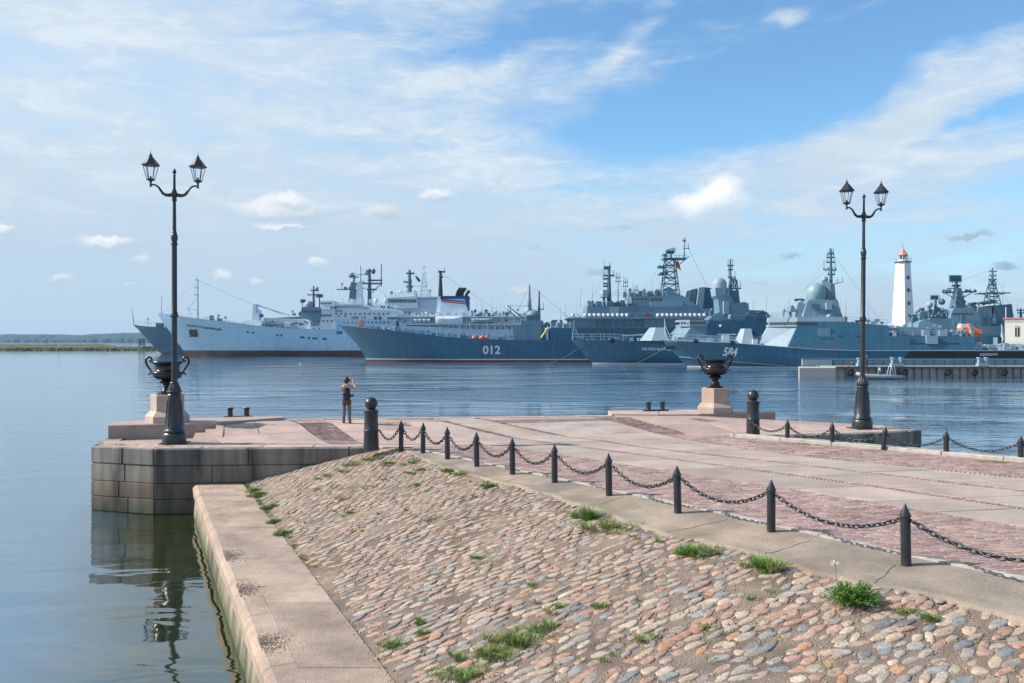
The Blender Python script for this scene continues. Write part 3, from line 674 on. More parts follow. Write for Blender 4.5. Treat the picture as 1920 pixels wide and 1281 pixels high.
# ---- cobbled slope and the concrete strip above it
TOP = [(3.0, 12.0), (8.0, 8.4), (10.6, 6.4), (10.98, 5.94), (11.7, 5.0), (12.35, 4.38), (14.1, 3.5), (15.0, 2.5), (17.3, 1.5), (18.5, .85), (20, 0), (21.2, -.97), (23.5, -2.3), (25.7, -3.3), (26.3, -4.0)]
def xB(y): return IA.x+IDIR.x*((y-IA.y)/IDIR.y)
def xT(y): return interp(TOP, y)
def zslope(x, y):
    s = (x-xB(y))/(xT(y)-xB(y)); zt = interp([(0, -.15), (22, -.13), (25.5, -.04), (27, -.01)], y)
    s = max(-.1, s)
    return ZW-.02+(zt-ZW+.02)*min(s, 1.0)-max(0, s-1)*.0 + .10*math.sin(PI*min(1, max(0, s)))*.5
def slope():
    t = tag(put('cobbled_slope', None), 'cobbled slope of multicoloured fieldstones down to the walkway', 'slope', None, 'structure')
    mb = MB(); nx, ny = 60, 170; vs = []
    for j in range(ny+1):
        y = 3+(26.5-3)*j/ny
        for i in range(nx+1):
            a = xB(y)-.0; b = xT(y)+1.3; x = a+(b-a)*i/nx
            z = zslope(x, y)+.014*mnoise.noise((x*5, y*5, 0))+.018*mnoise.noise((x*1.3, y*1.3, 4))
            if i == 0: z = ZW-.02
            vs.append((x, y, min(z, -.075) if x > xT(y)+.1 else z))
    W = nx+1
    mb.add(vs, [(j*W+i, j*W+i+1, (j+1)*W+i+1, (j+1)*W+i) for j in range(ny) for i in range(nx)])
    mb.build('mortar_bed', M['mortar'], t, smooth=True)
    pal = [((.50, .40, .31), 6), ((.44, .34, .27), 6), ((.46, .27, .19), 5), ((.50, .26, .15), 2.4), ((.47, .31, .26), 5), ((.36, .34, .30), 6), ((.28, .32, .33), 3.5), ((.19, .25, .29), 1.8), ((.52, .46, .37), 4), ((.30, .24, .21), 3), ((.56, .50, .43), 2.5), ((.38, .23, .19), 2), ((.34, .32, .31), 5), ((.13, .17, .21), .8), ((.42, .36, .27), 4)]
    pc = [c for c, w in pal]; pw = [w for c, w in pal]
    def stone(mb, x, y, z, a, b, h, ang, tx, ty, col):
        n = 9; ca, sa = math.cos(ang), math.sin(ang); rad = [R.uniform(.74, 1.2) for _ in range(n)]; off = R.random(); vs = []
        px_ = R.uniform(1.45, 2.5)
        for (q, zz) in ((1.0, -.35), (.95, .45), (.70, .88)):
            for k in range(n):
                th = 2*PI*(k+off)/n; c_, s_ = math.cos(th), math.sin(th)
                rr = (abs(c_)**px_+abs(s_)**px_)**(-1/px_)*rad[k]*q
                i, j = a*rr*c_, b*rr*s_; X = i*ca-j*sa; Y = i*sa+j*ca
                vs.append((x+X, y+Y, z+h*(zz+R.uniform(-.1, .1))+tx*X+ty*Y))
        vs.append((x, y, z+h*.95))
        fs = [(r*n+k, r*n+(k+1) % n, (r+1)*n+(k+1) % n, (r+1)*n+k) for r in range(2) for k in range(n)]+[(2*n+k, 2*n+(k+1) % n, 3*n) for k in range(n)]
        mb.add(vs, fs, col)
    phi = math.radians(33); cp, spn = math.cos(phi), math.sin(phi); cells = []
    rs, cs = .158, .285
    for r in range(-250, 250):
        for c in range(-170, 170):
            p = (c+.5*(r % 2)+R.uniform(-.2, .2))*cs; q = r*rs+R.uniform(-.045, .045)
            x = p*cp-q*spn; y = p*spn+q*cp
            if not (3.2 < y < 26.1): continue
            if x < xB(y)+.13 or x > xT(y)+.18: continue
            if R.random() < .05: continue
            sc = interp([(3, 1.03), (12, 1.0), (20, .92), (26, .85)], y)
            a = R.uniform(.10, .195)*sc; b = R.uniform(.055, .092)*sc
            if R.random() < .08: a *= 1.2; b *= 1.15
            if R.random() < .10: a *= .65; b *= .75
            cells.append((x, y, a, b))
            if R.random() < .22:
                x2, y2 = x+R.uniform(-.16, .16), y+R.uniform(-.16, .16)
                if xB(y2)+.1 < x2 < xT(y2): cells.append((x2, y2, R.uniform(.03, .06), R.uniform(.025, .045)))
    vis = [c for c in cells if abs(c[0]/c[1]) < .61 and (HC-zslope(c[0], c[1]))/c[1] < .405]
    vis.sort(key=lambda c: c[2]*c[3]/c[1]**3, reverse=True); near = set(map(id, vis[:300])); rest = MB()
    for c in cells:
        x, y, a, b = c; z = zslope(x, y); e = .05
        tx = (zslope(x+e, y)-z)/e; ty = (zslope(x, y+e)-z)/e
        if x > xT(y)-.05: tx = ty = 0
        g = R.uniform(.66, 1.0); col = [q*g*k_ for q, k_ in zip(R.choices(pc, pw)[0], (1.0, .945, .90))]
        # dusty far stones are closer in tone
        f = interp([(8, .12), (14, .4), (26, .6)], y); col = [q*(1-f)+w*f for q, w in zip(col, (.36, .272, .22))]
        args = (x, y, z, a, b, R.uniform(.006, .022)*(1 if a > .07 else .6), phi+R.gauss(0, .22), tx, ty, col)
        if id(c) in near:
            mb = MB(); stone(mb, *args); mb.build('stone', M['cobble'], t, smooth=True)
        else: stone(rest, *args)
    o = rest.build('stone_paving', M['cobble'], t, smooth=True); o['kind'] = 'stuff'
    # concrete strip
    mb = MB(); nx = 26; ny = 260; vs = []; W = nx+1
    for j in range(ny+1):
        v = 1.0+(26.15-1.0)*j/ny; a = xy(interp(KL, v)+.0, v)
        y = a[1]
        lo = xT(y)+.20*mnoise.noise((y*1.1, 1, 0))+.16*mnoise.noise((y*3.4, 7, 0)) + .06*mnoise.noise((y*14, 9, 0))
        if 9.0 < y < 11.3: lo -= .45*math.sin(PI*(y-9.0)/2.3)
        for i in range(nx+1):
            s = i/nx; x = a[0]+(lo-a[0])*s
            w = max(.05, a[0]-lo); zz = -.004-.15*(s**1.6)*min(1, w/1.5)
            zz = max(zz, zslope(x, y)+.045) if s > .6 else zz
            zz += .008*mnoise.noise((x*2, y*2, 3))*min(1, s*6)
            if i == nx: zz = zslope(x, y)-.03
            vs.append((x, y, zz))
    mb.add(vs, [(j*W+i, (j+1)*W+i, (j+1)*W+i+1, j*W+i+1) for j in range(ny) for i in range(nx)])
    o = mb.build('concrete_strip', M['concrete'], None, smooth=True); struct(o)
    # cracks in the strip: thin dark recess-like ribbons of dirt
    mb = MB()
    for (x0_, y0_, x1_, y1_) in ((1.7, 17.4, 2.35, 17.9), (2.7, 15.0, 3.95, 15.6), (3.9, 13.4, 4.9, 14.0), (5.0, 11.8, 5.6, 12.5), (-.2, 20.3, .5, 21.0)):
        n = 14; pts = []
        for k in range(n+1):
            f = k/n; pts.append((x0_+(x1_-x0_)*f+.05*mnoise.noise((k*.7, x0_, 0)), y0_+(y1_-y0_)*f+.06*mnoise.noise((k*.9, y0_, 5))))
        for k in range(n):
            wd = .006+.006*R.random(); (xa, ya), (xb, yb) = pts[k], pts[k+1]
            CR_LIST.append((xa, ya, xb, yb, wd))
    return o
CR_LIST = []
strip = slope()
def drape_cracks():
    bpy.context.view_layer.update(); dg = bpy.context.evaluated_depsgraph_get(); mb = MB()
    for (xa, ya, xb, yb, w) in CR_LIST:
        za = strip.ray_cast(Vector((xa, ya, 2)), Vector((0, 0, -1))); zb = strip.ray_cast(Vector((xb, yb, 2)), Vector((0, 0, -1)))
        if not (za[0] and zb[0]): continue
        mb.add([(xa, ya-w, za[1].z+.003), (xb, yb-w, zb[1].z+.003), (xb, yb+w, zb[1].z+.003), (xa, ya+w, za[1].z+.003)], [(0, 1, 2, 3)])
    o = mb.build('crack', mat('crack_dirt', (.05, .04, .03), 1.0), strip)
drape_cracks()
# hidden slope on the east side of the plaza
mb = MB(); vs = []
for k in range(12):
    v = 2+25.2*k/11; a = xy(interp(KR, v)+.40, v+.1); vs += [(a[0], a[1], .0), (a[0]+3.4*CA*min(1, (29.5-v)/8), a[1]+1.2-1.2*k/11, -2.3)]
mb.add(vs, [(2*k, 2*k+1, 2*k+3, 2*k+2) for k in range(11)])
struct(mb.build('east_embankment', M['concrete']))

# ------------------------------------------------------------------ street lamps
YAW = math.radians(11.2)
def lamp(name, label, x, y, z, tilt=0.0):
    t = thing(name, label, 'street lamp', (x, y, z), YAW, 'two armed cast iron lamp posts on the pier terraces'); t.rotation_euler = (0, tilt, YAW)
    mb = MB(); mb.box((0, 0, .012), (.82, .82, .03)); mb.build('base_plate', M['iron'], t)
    mb = MB(); mb.lathe([(.36, .02), (.365, .05), (.365, .27), (.35, .31), (.325, .345), (.31, .36), (.335, .375), (.345, .40), (.335, .425), (.305, .44), (.285, .47), (.24, 1.0), (.195, 1.5), (.20, 1.53), (.215, 1.55), (.195, 1.58), (.195, 1.61), (.235, 1.635), (.24, 1.66), (.22, 1.68)], 40)
    mb.build('base', M['iron'], t, autos=30)
    mb = MB()
    for k in range(12):
        a = 2*PI*k/12; mb.tube([(math.cos(a)*.278, math.sin(a)*.278, .56), (math.cos(a)*.215, math.sin(a)*.215, 1.36)], [.011, .009], 5)
    mb.build('flute_ribs', M['iron'], t)
    mb = MB(); mb.lathe([(.20, 1.675), (.205, 1.72), (.175, 1.80), (.14, 1.88), (.125, 1.92), (.135, 1.935), (.12, 1.955)], 32, flute=(1.7, 1.9, .10)); mb.build('acanthus_collar', M['iron'], t, autos=30)
    mb = MB(); mb.lathe([(.092, 1.94), (.084, 4.0), (.105, 4.02), (.125, 4.05), (.125, 4.09), (.10, 4.12), (.108, 4.16), (.085, 4.2), (.08, 6.30), (.10, 6.32), (.105, 6.35), (.08, 6.38), (.085, 6.45), (.108, 6.52), (.098, 6.62), (.07, 6.68), (.078, 6.72), (.058, 6.75), (.05, 7.70), (.075, 7.72), (.072, 7.78), (.05, 7.8)], 24); mb.build('pole', M['iron'], t, autos=30)
    mb = MB(); mb.lathe([(.055, 7.78), (.075, 7.82), (.085, 7.9), (.085, 7.98), (.07, 8.03), (.048, 8.08), (.042, 8.10), (.036, 8.52), (.05, 8.53), (.035, 8.55), (.02, 8.57), (.05, 8.60), (.062, 8.64), (.055, 8.68), (.03, 8.72), (.004, 8.76)], 20); mb.build('finial', M['iron'], t, autos=40)
    for s in (-1, 1):
        mb = MB(); pts = [(.05, 7.92), (.16, 7.895), (.27, 7.90), (.35, 7.95), (.41, 8.04), (.47, 8.13), (.54, 8.19), (.62, 8.215), (.71, 8.215)]
        mb.tube([(s*a, 0, b) for a, b in pts], [.06, .058, .05, .044, .038, .034, .03, .027, .025], 10); mb.build('arm', M['iron'], t, smooth=True)
        g = put('lantern', None, t); g.location = (s*.71, 0, 8.14)
        mb = MB(); mb.lathe([(.01, 0), (.045, .01), (.045, .03), (.03, .045), (.035, .14), (.03, .15), (.05, .18), (.12, .215), (.14, .235), (.13, .25), (.02, .25)], 18); mb.build('lantern_cup', M['iron'], g, autos=35)
        n = 6; mb = MB(); gl = MB()
        for k in range(n):
            a = 2*PI*k/n+.26; b = 2*PI*(k+1)/n+.26
            p0 = (.118*math.cos(a), .118*math.sin(a), .24); p1 = (.232*math.cos(a), .232*math.sin(a), .68)
            q0 = (.118*math.cos(b), .118*math.sin(b), .24); q1 = (.232*math.cos(b), .232*math.sin(b), .68)
            mb.tube([p0, p1], .0105, 5); mb.tube([p1, q1], .012, 5); mb.tube([p0, q0], .010, 5)
            i = .98; gl.add([(p0[0]*i, p0[1]*i, .25), (q0[0]*i, q0[1]*i, .25), (q1[0]*i, q1[1]*i, .67), (p1[0]*i, p1[1]*i, .67)], [(0, 1, 2, 3)])
        mb.build('lantern_frame', M['iron'], g); gl.build('lantern_glass', M['glass'], g)
        mb = MB(); mb.lathe([(.275, .675), (.285, .70), (.26, .712), (.20, .79), (.10, .92), (.055, .965), (.05, .985), (.065, 1.0), (.04, 1.015), (.018, 1.03), (.028, 1.05), (.014, 1.075), (.003, 1.16)], 6, rot=.26); mb.build('lantern_roof', M['iron'], g)
        mb = MB(); mb.lathe([(.028, .25), (.03, .33), (.012, .34), (.004, .345)], 8); mb.build('lamp_holder', M['iron'], g)
    return t
lx, ly = gp(327, 832); lamp('street_lamp', 'cast iron two armed street lamp standing in front of the left urn', lx, ly, .006)
lx, ly = gp(1616.5, 804); lamp('street_lamp', 'cast iron two armed street lamp standing on the right terrace before the pontoon', lx, ly, .006, tilt=math.radians(.5))

# ------------------------------------------------------------------ urns and pedestals
def urn(label, plabel, x, y, z, rz):
    p = thing('pedestal', plabel, 'pedestal', (x, y, z), rz)
    hexa = [(math.cos(a), math.sin(a)) for a in [PI/3*k for k in range(6)]]
    sx = (1.0, .93)
    def lay_(prof, nm):
        mb = MB(); vs = []
        for r, zz in prof:
            for (a, b) in hexa: vs.append((a*r*sx[0], b*r*sx[1], zz))
        m_ = len(prof)
        mb.add(vs, [(i*6+k, i*6+(k+1) % 6, (i+1)*6+(k+1) % 6, (i+1)*6+k) for i in range(m_-1) for k in range(6)]+[tuple((m_-1)*6+k for k in range(6))]); mb.build(nm, M['granite'], p)
    lay_([(.785, 0), (.785, .22), (.775, .235), (.615, .395), (.60, .40)], 'plinth'); lay_([(.595, .403), (.595, .95), (.58, .97)], 'pedestal_block')
    u = thing('urn', label, 'urn', (x, y, z+.972), YAW, 'cast iron urns with scrolled handles')
    prof = [(.36, 0), (.365, .03), (.34, .05), (.26, .09), (.21, .13), (.19, .16), (.20, .19), (.19, .22), (.13, .25), (.125, .29), (.15, .33), (.19, .37), (.27, .40), (.285, .425), (.26, .45), (.20, .47), (.18, .50)]
    mb = MB(); mb.lathe(prof, 40); mb.build('foot', M['bronze'], u, autos=50)
    mb = MB(); mb.lathe([(.18, .50), (.24, .53), (.34, .57), (.43, .62), (.50, .68), (.535, .73), (.54, .765), (.52, .79), (.47, .81), (.43, .83), (.42, .86), (.405, .90), (.395, .95), (.41, 1.0), (.45, 1.04), (.49, 1.075), (.53, 1.11), (.545, 1.135), (.53, 1.155), (.49, 1.15), (.44, 1.09), (.36, 1.0), (.1, .9)], 48); mb.build('bowl', M['bronze'], u, autos=50)
    mb = MB()
    for k in range(24):
        a = 2*PI*k/24; mb.tube([(math.cos(a)*.25, math.sin(a)*.25, .525), (math.cos(a)*.37, math.sin(a)*.37, .575), (math.cos(a)*.46, math.sin(a)*.46, .635)], [.02, .028, .02], 6)
    mb.build('gadroons', M['bronze'], u, smooth=True)
    for s in (-1, 1):
        mb = MB(); pts = [(.60, .70), (.535, .745), (.53, .78), (.56, .84), (.61, .92), (.665, 1.0), (.70, 1.08), (.715, 1.16), (.70, 1.24), (.65, 1.29), (.59, 1.30), (.535, 1.27), (.51, 1.21), (.525, 1.15), (.56, 1.13), (.585, 1.16)]
        mb.tube([(s*a, 0, b) for a, b in pts], [.02, .035, .035, .032, .034, .038, .04, .042, .042, .04, .038, .036, .034, .03, .026, .03], 10)
        mb.ball((s*.585, 0, 1.165), .036, 8, 6); mb.ball((s*.60, 0, .70), .035, 8, 6); mb.tube([(s*.70, 0, 1.10), (s*.76, 0, 1.08)], [.03, .005], 6)
        mb.build('handle', M['bronze'], u, smooth=True)
ux, uy = gp(314, 791, .43); urn('black cast iron urn behind the left street lamp', 'pink granite pedestal under the left urn', ux, uy, .43, math.radians(-48))
ux, uy = gp(1341, 773, .43); urn('black cast iron urn overlapping the hull number 584', 'pink granite pedestal under the right urn', ux, uy, .43, math.radians(-50))

# ------------------------------------------------------------------ ball bollards and mooring bitts
def ball_bollard(label, x, y, z, eye):
    t = thing('ball_bollard', label, 'bollard', (x, y, z), 0, 'ball topped bollards at the pier corners')
    MB().lathe([(.235, 0), (.235, .02), (.232, .05), (.216, .55), (.224, .575), (.232, .59), (.224, .61), (.214, .63), (.206, .85), (.203, 1.0), (.208, 1.08), (.222, 1.16), (.228, 1.19), (.215, 1.205), (.16, 1.21), (.13, 1.22), (.128, 1.235)], 36).build('body', M['iron'], t, autos=40)
    MB().ball((0, 0, 1.40), .196, 28, 18).build('ball', M['iron'], t, smooth=True)
    a = eye; mb = MB(); mb.tube([(math.cos(a)*.2, math.sin(a)*.2, .60), (math.cos(a)*.27, math.sin(a)*.27, .60)], .02, 6); mb.build('chain_eye', M['iron'], t)
    return t
bl = gp(696, 843); ball_bollard('round ball topped iron bollard beside the person with the camera', bl[0], bl[1], -.01, -.3)
br = gp(1412, 818); ball_bollard('round ball topped iron bollard at the end of the pale kerb', br[0], br[1], .0, math.radians(215))
def bitts(label, x, y, z):
    t = thing('mooring_bitts', label, 'mooring bollard', (x, y, z), YAW, 'twin mooring bollards on the pier head')
    MB().prism([(-.5, -.17), (.5, -.17), (.53, 0), (.5, .17), (-.5, .17), (-.53, 0)], -.02, .06).build('base_plate', M['iron'], t)
    for s in (-1, 1): MB().lathe([(.115, .05), (.10, .09), (.095, .12), (.092, .28), (.10, .31), (.125, .34), (.13, .365), (.12, .38), (.02, .385)], 20, (s*.30, 0, 0)).build('post', M['iron'], t, autos=40)
q = gp(447, 783, .37); bitts('twin iron mooring bollard right of the left urn', q[0], q[1], .37)
q = gp(1229, 771, .42); bitts('twin iron mooring bollard left of the right urn', q[0], q[1], .43)

# ------------------------------------------------------------------ chain fences
def post_meshes():
    a = MB().lathe([(.072, -.08), (.072, .70), (.055, .701)], 18).mesh('post_shaft', True); a.materials.append(M['iron'])
    b = MB().lathe([(.05, .70), (.084, .7005), (.084, .712), (.001, .900)], 18).mesh('pointed_cap', False); b.materials.append(M['iron'])
    c = MB(); c.tube([(.022*(1-math.cos(q_)), 0, .022*math.sin(q_)) for q_ in [2*PI*k/8 for k in range(9)]], .008, 5, cap=False)
    c = c.mesh('chain_ring', True); c.materials.append(M['iron'])
    for me in (a, b):
        try: me.set_sharp_from_angle(angle=math.radians(35))
        except Exception: pass
    return a, b, c
PM = post_meshes()
def post(x, y, z, label, rz, sc=1.0, lean=0, grp=''):
    t = thing('chain_post', label, 'post', (x, y, z), rz, grp); t.scale = (sc, sc, sc); t.rotation_euler = (0, lean, rz)
    for nm, me in zip(('post_shaft', 'pointed_cap'), PM): put(nm, me, t)
    for a in (0, PI): put('chain_ring', PM[2], t, (.07*math.cos(a), 0, .65), a)
    return t
def link_mesh():
    mb = MB(); n = 12; L_, Wd = .050, .027; pts = []
    for k in range(n):
        a = 2*PI*k/n; c_, s_ = math.cos(a), math.sin(a); pts.append((L_*(abs(c_)**.8)*(1 if c_ > 0 else -1)-0, Wd*s_, 0))
    m = 4; r = .0125; vs = []
    for k in range(n):
        p, q = Vector(pts[k]), (Vector(pts[(k+1) % n])-Vector(pts[k-1])).normalized(); nr = Vector((-q.y, q.x, 0))
        for j in range(m):
            b = 2*PI*j/m; vs.append(p+nr*math.cos(b)*r+Vector((0, 0, 1))*math.sin(b)*r)
    mb.add(vs, [(k*m+j, ((k+1) % n)*m+j, ((k+1) % n)*m+(j+1) % m, k*m+(j+1) % m) for k in range(n) for j in range(m)])
    return mb
LM = link_mesh(); LME = LM.mesh('link', True); LME.materials.append(M['iron'])
NL = [0]
def chain(a, b, label, sag, grp, single, sc=1.22):
    A, B = Vector(a), Vector(b); t = thing('chain', label, 'chain', tuple((A+B)/2), 0, grp); O = (A+B)/2
    D = (B-A).length; pts = []; n = 200
    for k in range(n+1):
        f = k/n; p = A.lerp(B, f); p.z -= sag*4*f*(1-f); pts.append(p)
    pitch = .077*sc; acc = 0; i = 0; out = MB(); last = pts[0]; idx = 0
    cum = [0]
    for k in range(n): cum.append(cum[-1]+(pts[k+1]-pts[k]).length)
    cnt = max(4, round(cum[-1]/pitch)); pitch = cum[-1]/cnt
    def at(s):
        import bisect
        k = min(n-1, max(0, bisect.bisect_right(cum, s)-1)); f = (s-cum[k])/(cum[k+1]-cum[k]); return pts[k].lerp(pts[k+1], f)
    for k in range(cnt):
        c = at((k+.5)*pitch); d = (at(min(cum[-1], (k+1)*pitch))-at(k*pitch)).normalized()
        side = Vector((-d.y, d.x, 0)).normalized(); up = d.cross(side); roll = (PI/4 if k % 2 else -PI/4)+R.uniform(-.2, .2)
        yv = side*math.cos(roll)+up*math.sin(roll); zv = d.cross(yv)
        mtx = Matrix(((d.x, yv.x, zv.x, c.x-O.x), (d.y, yv.y, zv.y, c.y-O.y), (d.z, yv.z, zv.z, c.z-O.z), (0, 0, 0, 1)))
        if single and NL[0] < 900 and cnt < 290:
            o = put('link', LME, t); o.matrix_local = mtx @ Matrix.Scale(sc, 4); NL[0] += 1
        else:
            out.add([mtx @ (Vector(v)*sc) for v in LM.v], LM.f)
    if out.v: out.build('links', M['iron'], t, smooth=True)['kind'] = 'stuff'
    return t
def fence_left():
    px = [(752, 843.5), (793, 849), (839, 860), (894, 873.5), (961, 888), (1040, 904), (1142, 928), (1271, 960), (1446, 996), (1699, 1058)]
    pos = [gp(a, b, -.01) for a, b in px]
    nx = (pos[-1][0]+1.55, pos[-1][1]-2.05); pos.append(nx); pos.append((nx[0]+1.4, nx[1]-2.1))
    lab = ['pointed chain post next to the left ball bollard', 'second pointed chain post from the left ball bollard', 'third pointed chain post from the left ball bollard', 'fourth pointed chain post from the left ball bollard', 'fifth pointed chain post from the left ball bollard',
           'fifth nearest pointed chain post of the near fence', 'fourth nearest pointed chain post of the near fence', 'third nearest pointed chain post of the near fence', 'pointed chain post second nearest to the viewer', 'nearest pointed chain post, above the big green weed', 'pointed chain post just outside the view on the right', 'pointed chain post farther outside the view on the right']
    hs = [76, 64, 68, 74, 83, 76, 66, 78, 89, 115]
    g = 'pointed iron chain posts along the near edge of the plaza'
    for k, p in enumerate(pos):
        q_ = pos[min(k+1, len(pos)-1)]; r_ = pos[max(0, k-1)]; post(p[0], p[1], -.012, lab[k], math.atan2(q_[1]-r_[1], q_[0]-r_[0]), 1.0, R.uniform(-.035, .035), g)
    cl = ['short chain from the left ball bollard to the first post']+['chain between the %s and %s post counted from the left bollard' % (a, b) for a, b in (('first', 'second'), ('second', 'third'), ('third', 'fourth'), ('fourth', 'fifth'), ('fifth', 'sixth'), ('sixth', 'seventh'), ('seventh', 'eighth'))]+['chain hanging between the two posts nearest to the nearest one', 'longest chain, ending at the nearest post', 'chain leaving the picture to the right of the nearest post', 'chain outside the view on the right']
    prev = (bl[0]+.26, bl[1]-.06, .59)
    for k, p in enumerate(pos):
        if k == 0: chain(prev, (p[0]-.07, p[1], .63), cl[0], .30, 'chains of the near fence', False)
        else:
            a = pos[k-1]; d = Vector((p[0]-a[0], p[1]-a[1], 0)).normalized()*.09
            chain((a[0]+d.x, a[1]+d.y, .635), (p[0]-d.x, p[1]-d.y, .635), cl[k], .30 if k < 8 else .285, 'chains of the near fence', k in (6, 7, 8, 9, 10))
fence_left()
def fence_right():
    px = [(1466, 823), (1550, 829.5), (1645, 838.5), (1764, 848), (1904, 860)]
    pos = [gp(a, b, .10) for a, b in px]; pos.append((pos[-1][0]+1.7, pos[-1][1]-1.75)); pos.append((pos[-1][0]+1.7, pos[-1][1]-1.75))
    pos = [(x+.22, y+.12) for x, y in pos]
    lab = ['pointed post next to the right ball bollard', 'second pointed post from the right ball bollard', 'leaning pointed post in front of the right terrace wall', 'fourth pointed post from the right ball bollard standing against the water', 'pointed post at the right edge of the picture behind the pale kerb', 'pointed post outside the view behind the pale kerb', 'last pointed post outside the view behind the pale kerb']
    g = 'pointed iron chain posts along the far pale kerb'
    for k, p in enumerate(pos): post(p[0], p[1], -.16, lab[k], math.radians(-45), 1.0, .09 if k == 2 else R.uniform(-.01, .01), g)
    cl = ['chain from the right ball bollard to its first post', 'chain between the first two posts after the right bollard', 'chain in front of the right terrace wall ending at the leaning post', 'chain from the leaning post out over the water', 'chain of the far fence against the water', 'chain leaving the picture at the right edge behind the pale kerb', 'chain outside the view behind the pale kerb']
    prev = (br[0]-.2, br[1]-.22, .60)
    for k, p in enumerate(pos):
        a = prev if k == 0 else (pos[k-1][0]+.05, pos[k-1][1]-.06, .47)
        chain(a, (p[0]-.05, p[1]+.06, .47), cl[k], .26, 'chains of the far fence', False); prev = p
fence_right()

# ------------------------------------------------------------------ people
def skin_mesh(name, verts, edges, m, root=0, sub=2):
    """verts: (x,y,z,r)"""
    me = bpy.data.meshes.new(name); me.from_pydata([v[:3] for v in verts], edges, []); o = bpy.data.objects.new(name, me); COL.objects.link(o)
    md = o.modifiers.new('s', 'SKIN'); md.use_smooth_shade = True
    for i, v in enumerate(verts):
        r = v[3]; me.skin_vertices[0].data[i].radius = (r, v[4] if len(v) > 4 else r); me.skin_vertices[0].data[i].use_root = (i == root)
    s = o.modifiers.new('b', 'SUBSURF'); s.levels = sub; s.render_levels = sub
    bpy.context.view_layer.update(); dg = bpy.context.evaluated_depsgraph_get()
    nm = bpy.data.meshes.new_from_object(o.evaluated_get(dg)); nm.name = name; bpy.data.objects.remove(o)
    nm.materials.clear(); nm.materials.append(m); nm.polygons.foreach_set('use_smooth', [True]*len(nm.polygons)); return nm
def hand(vs, es, root, p, d, up):
    """palm and five fingers grown from vertex root"""
    p = Vector(p); d = Vector(d).normalized(); up = Vector(up).normalized(); s = d.cross(up)
    vs.append((*(p+d*.045), .020, .032)); c = len(vs)-1; es.append((root, c))
    for k, ln in enumerate((.058, .072, .076, .068)):
        o = p+d*.082+s*(-.028+.019*k); vs.append((*o, .0085)); es.append((c, len(vs)-1))
        vs.append((*(o+d*ln*.5-up*.012), .008)); es.append((len(vs)-2, len(vs)-1)); vs.append((*(o+d*ln*.75-up*.035), .0065)); es.append((len(vs)-2, len(vs)-1))
    vs.append((*(p+d*.05-s*.04-up*.012), .010)); es.append((c, len(vs)-1)); vs.append((*(p+d*.08-s*.05-up*.03), .008)); es.append((len(vs)-2, len(vs)-1))
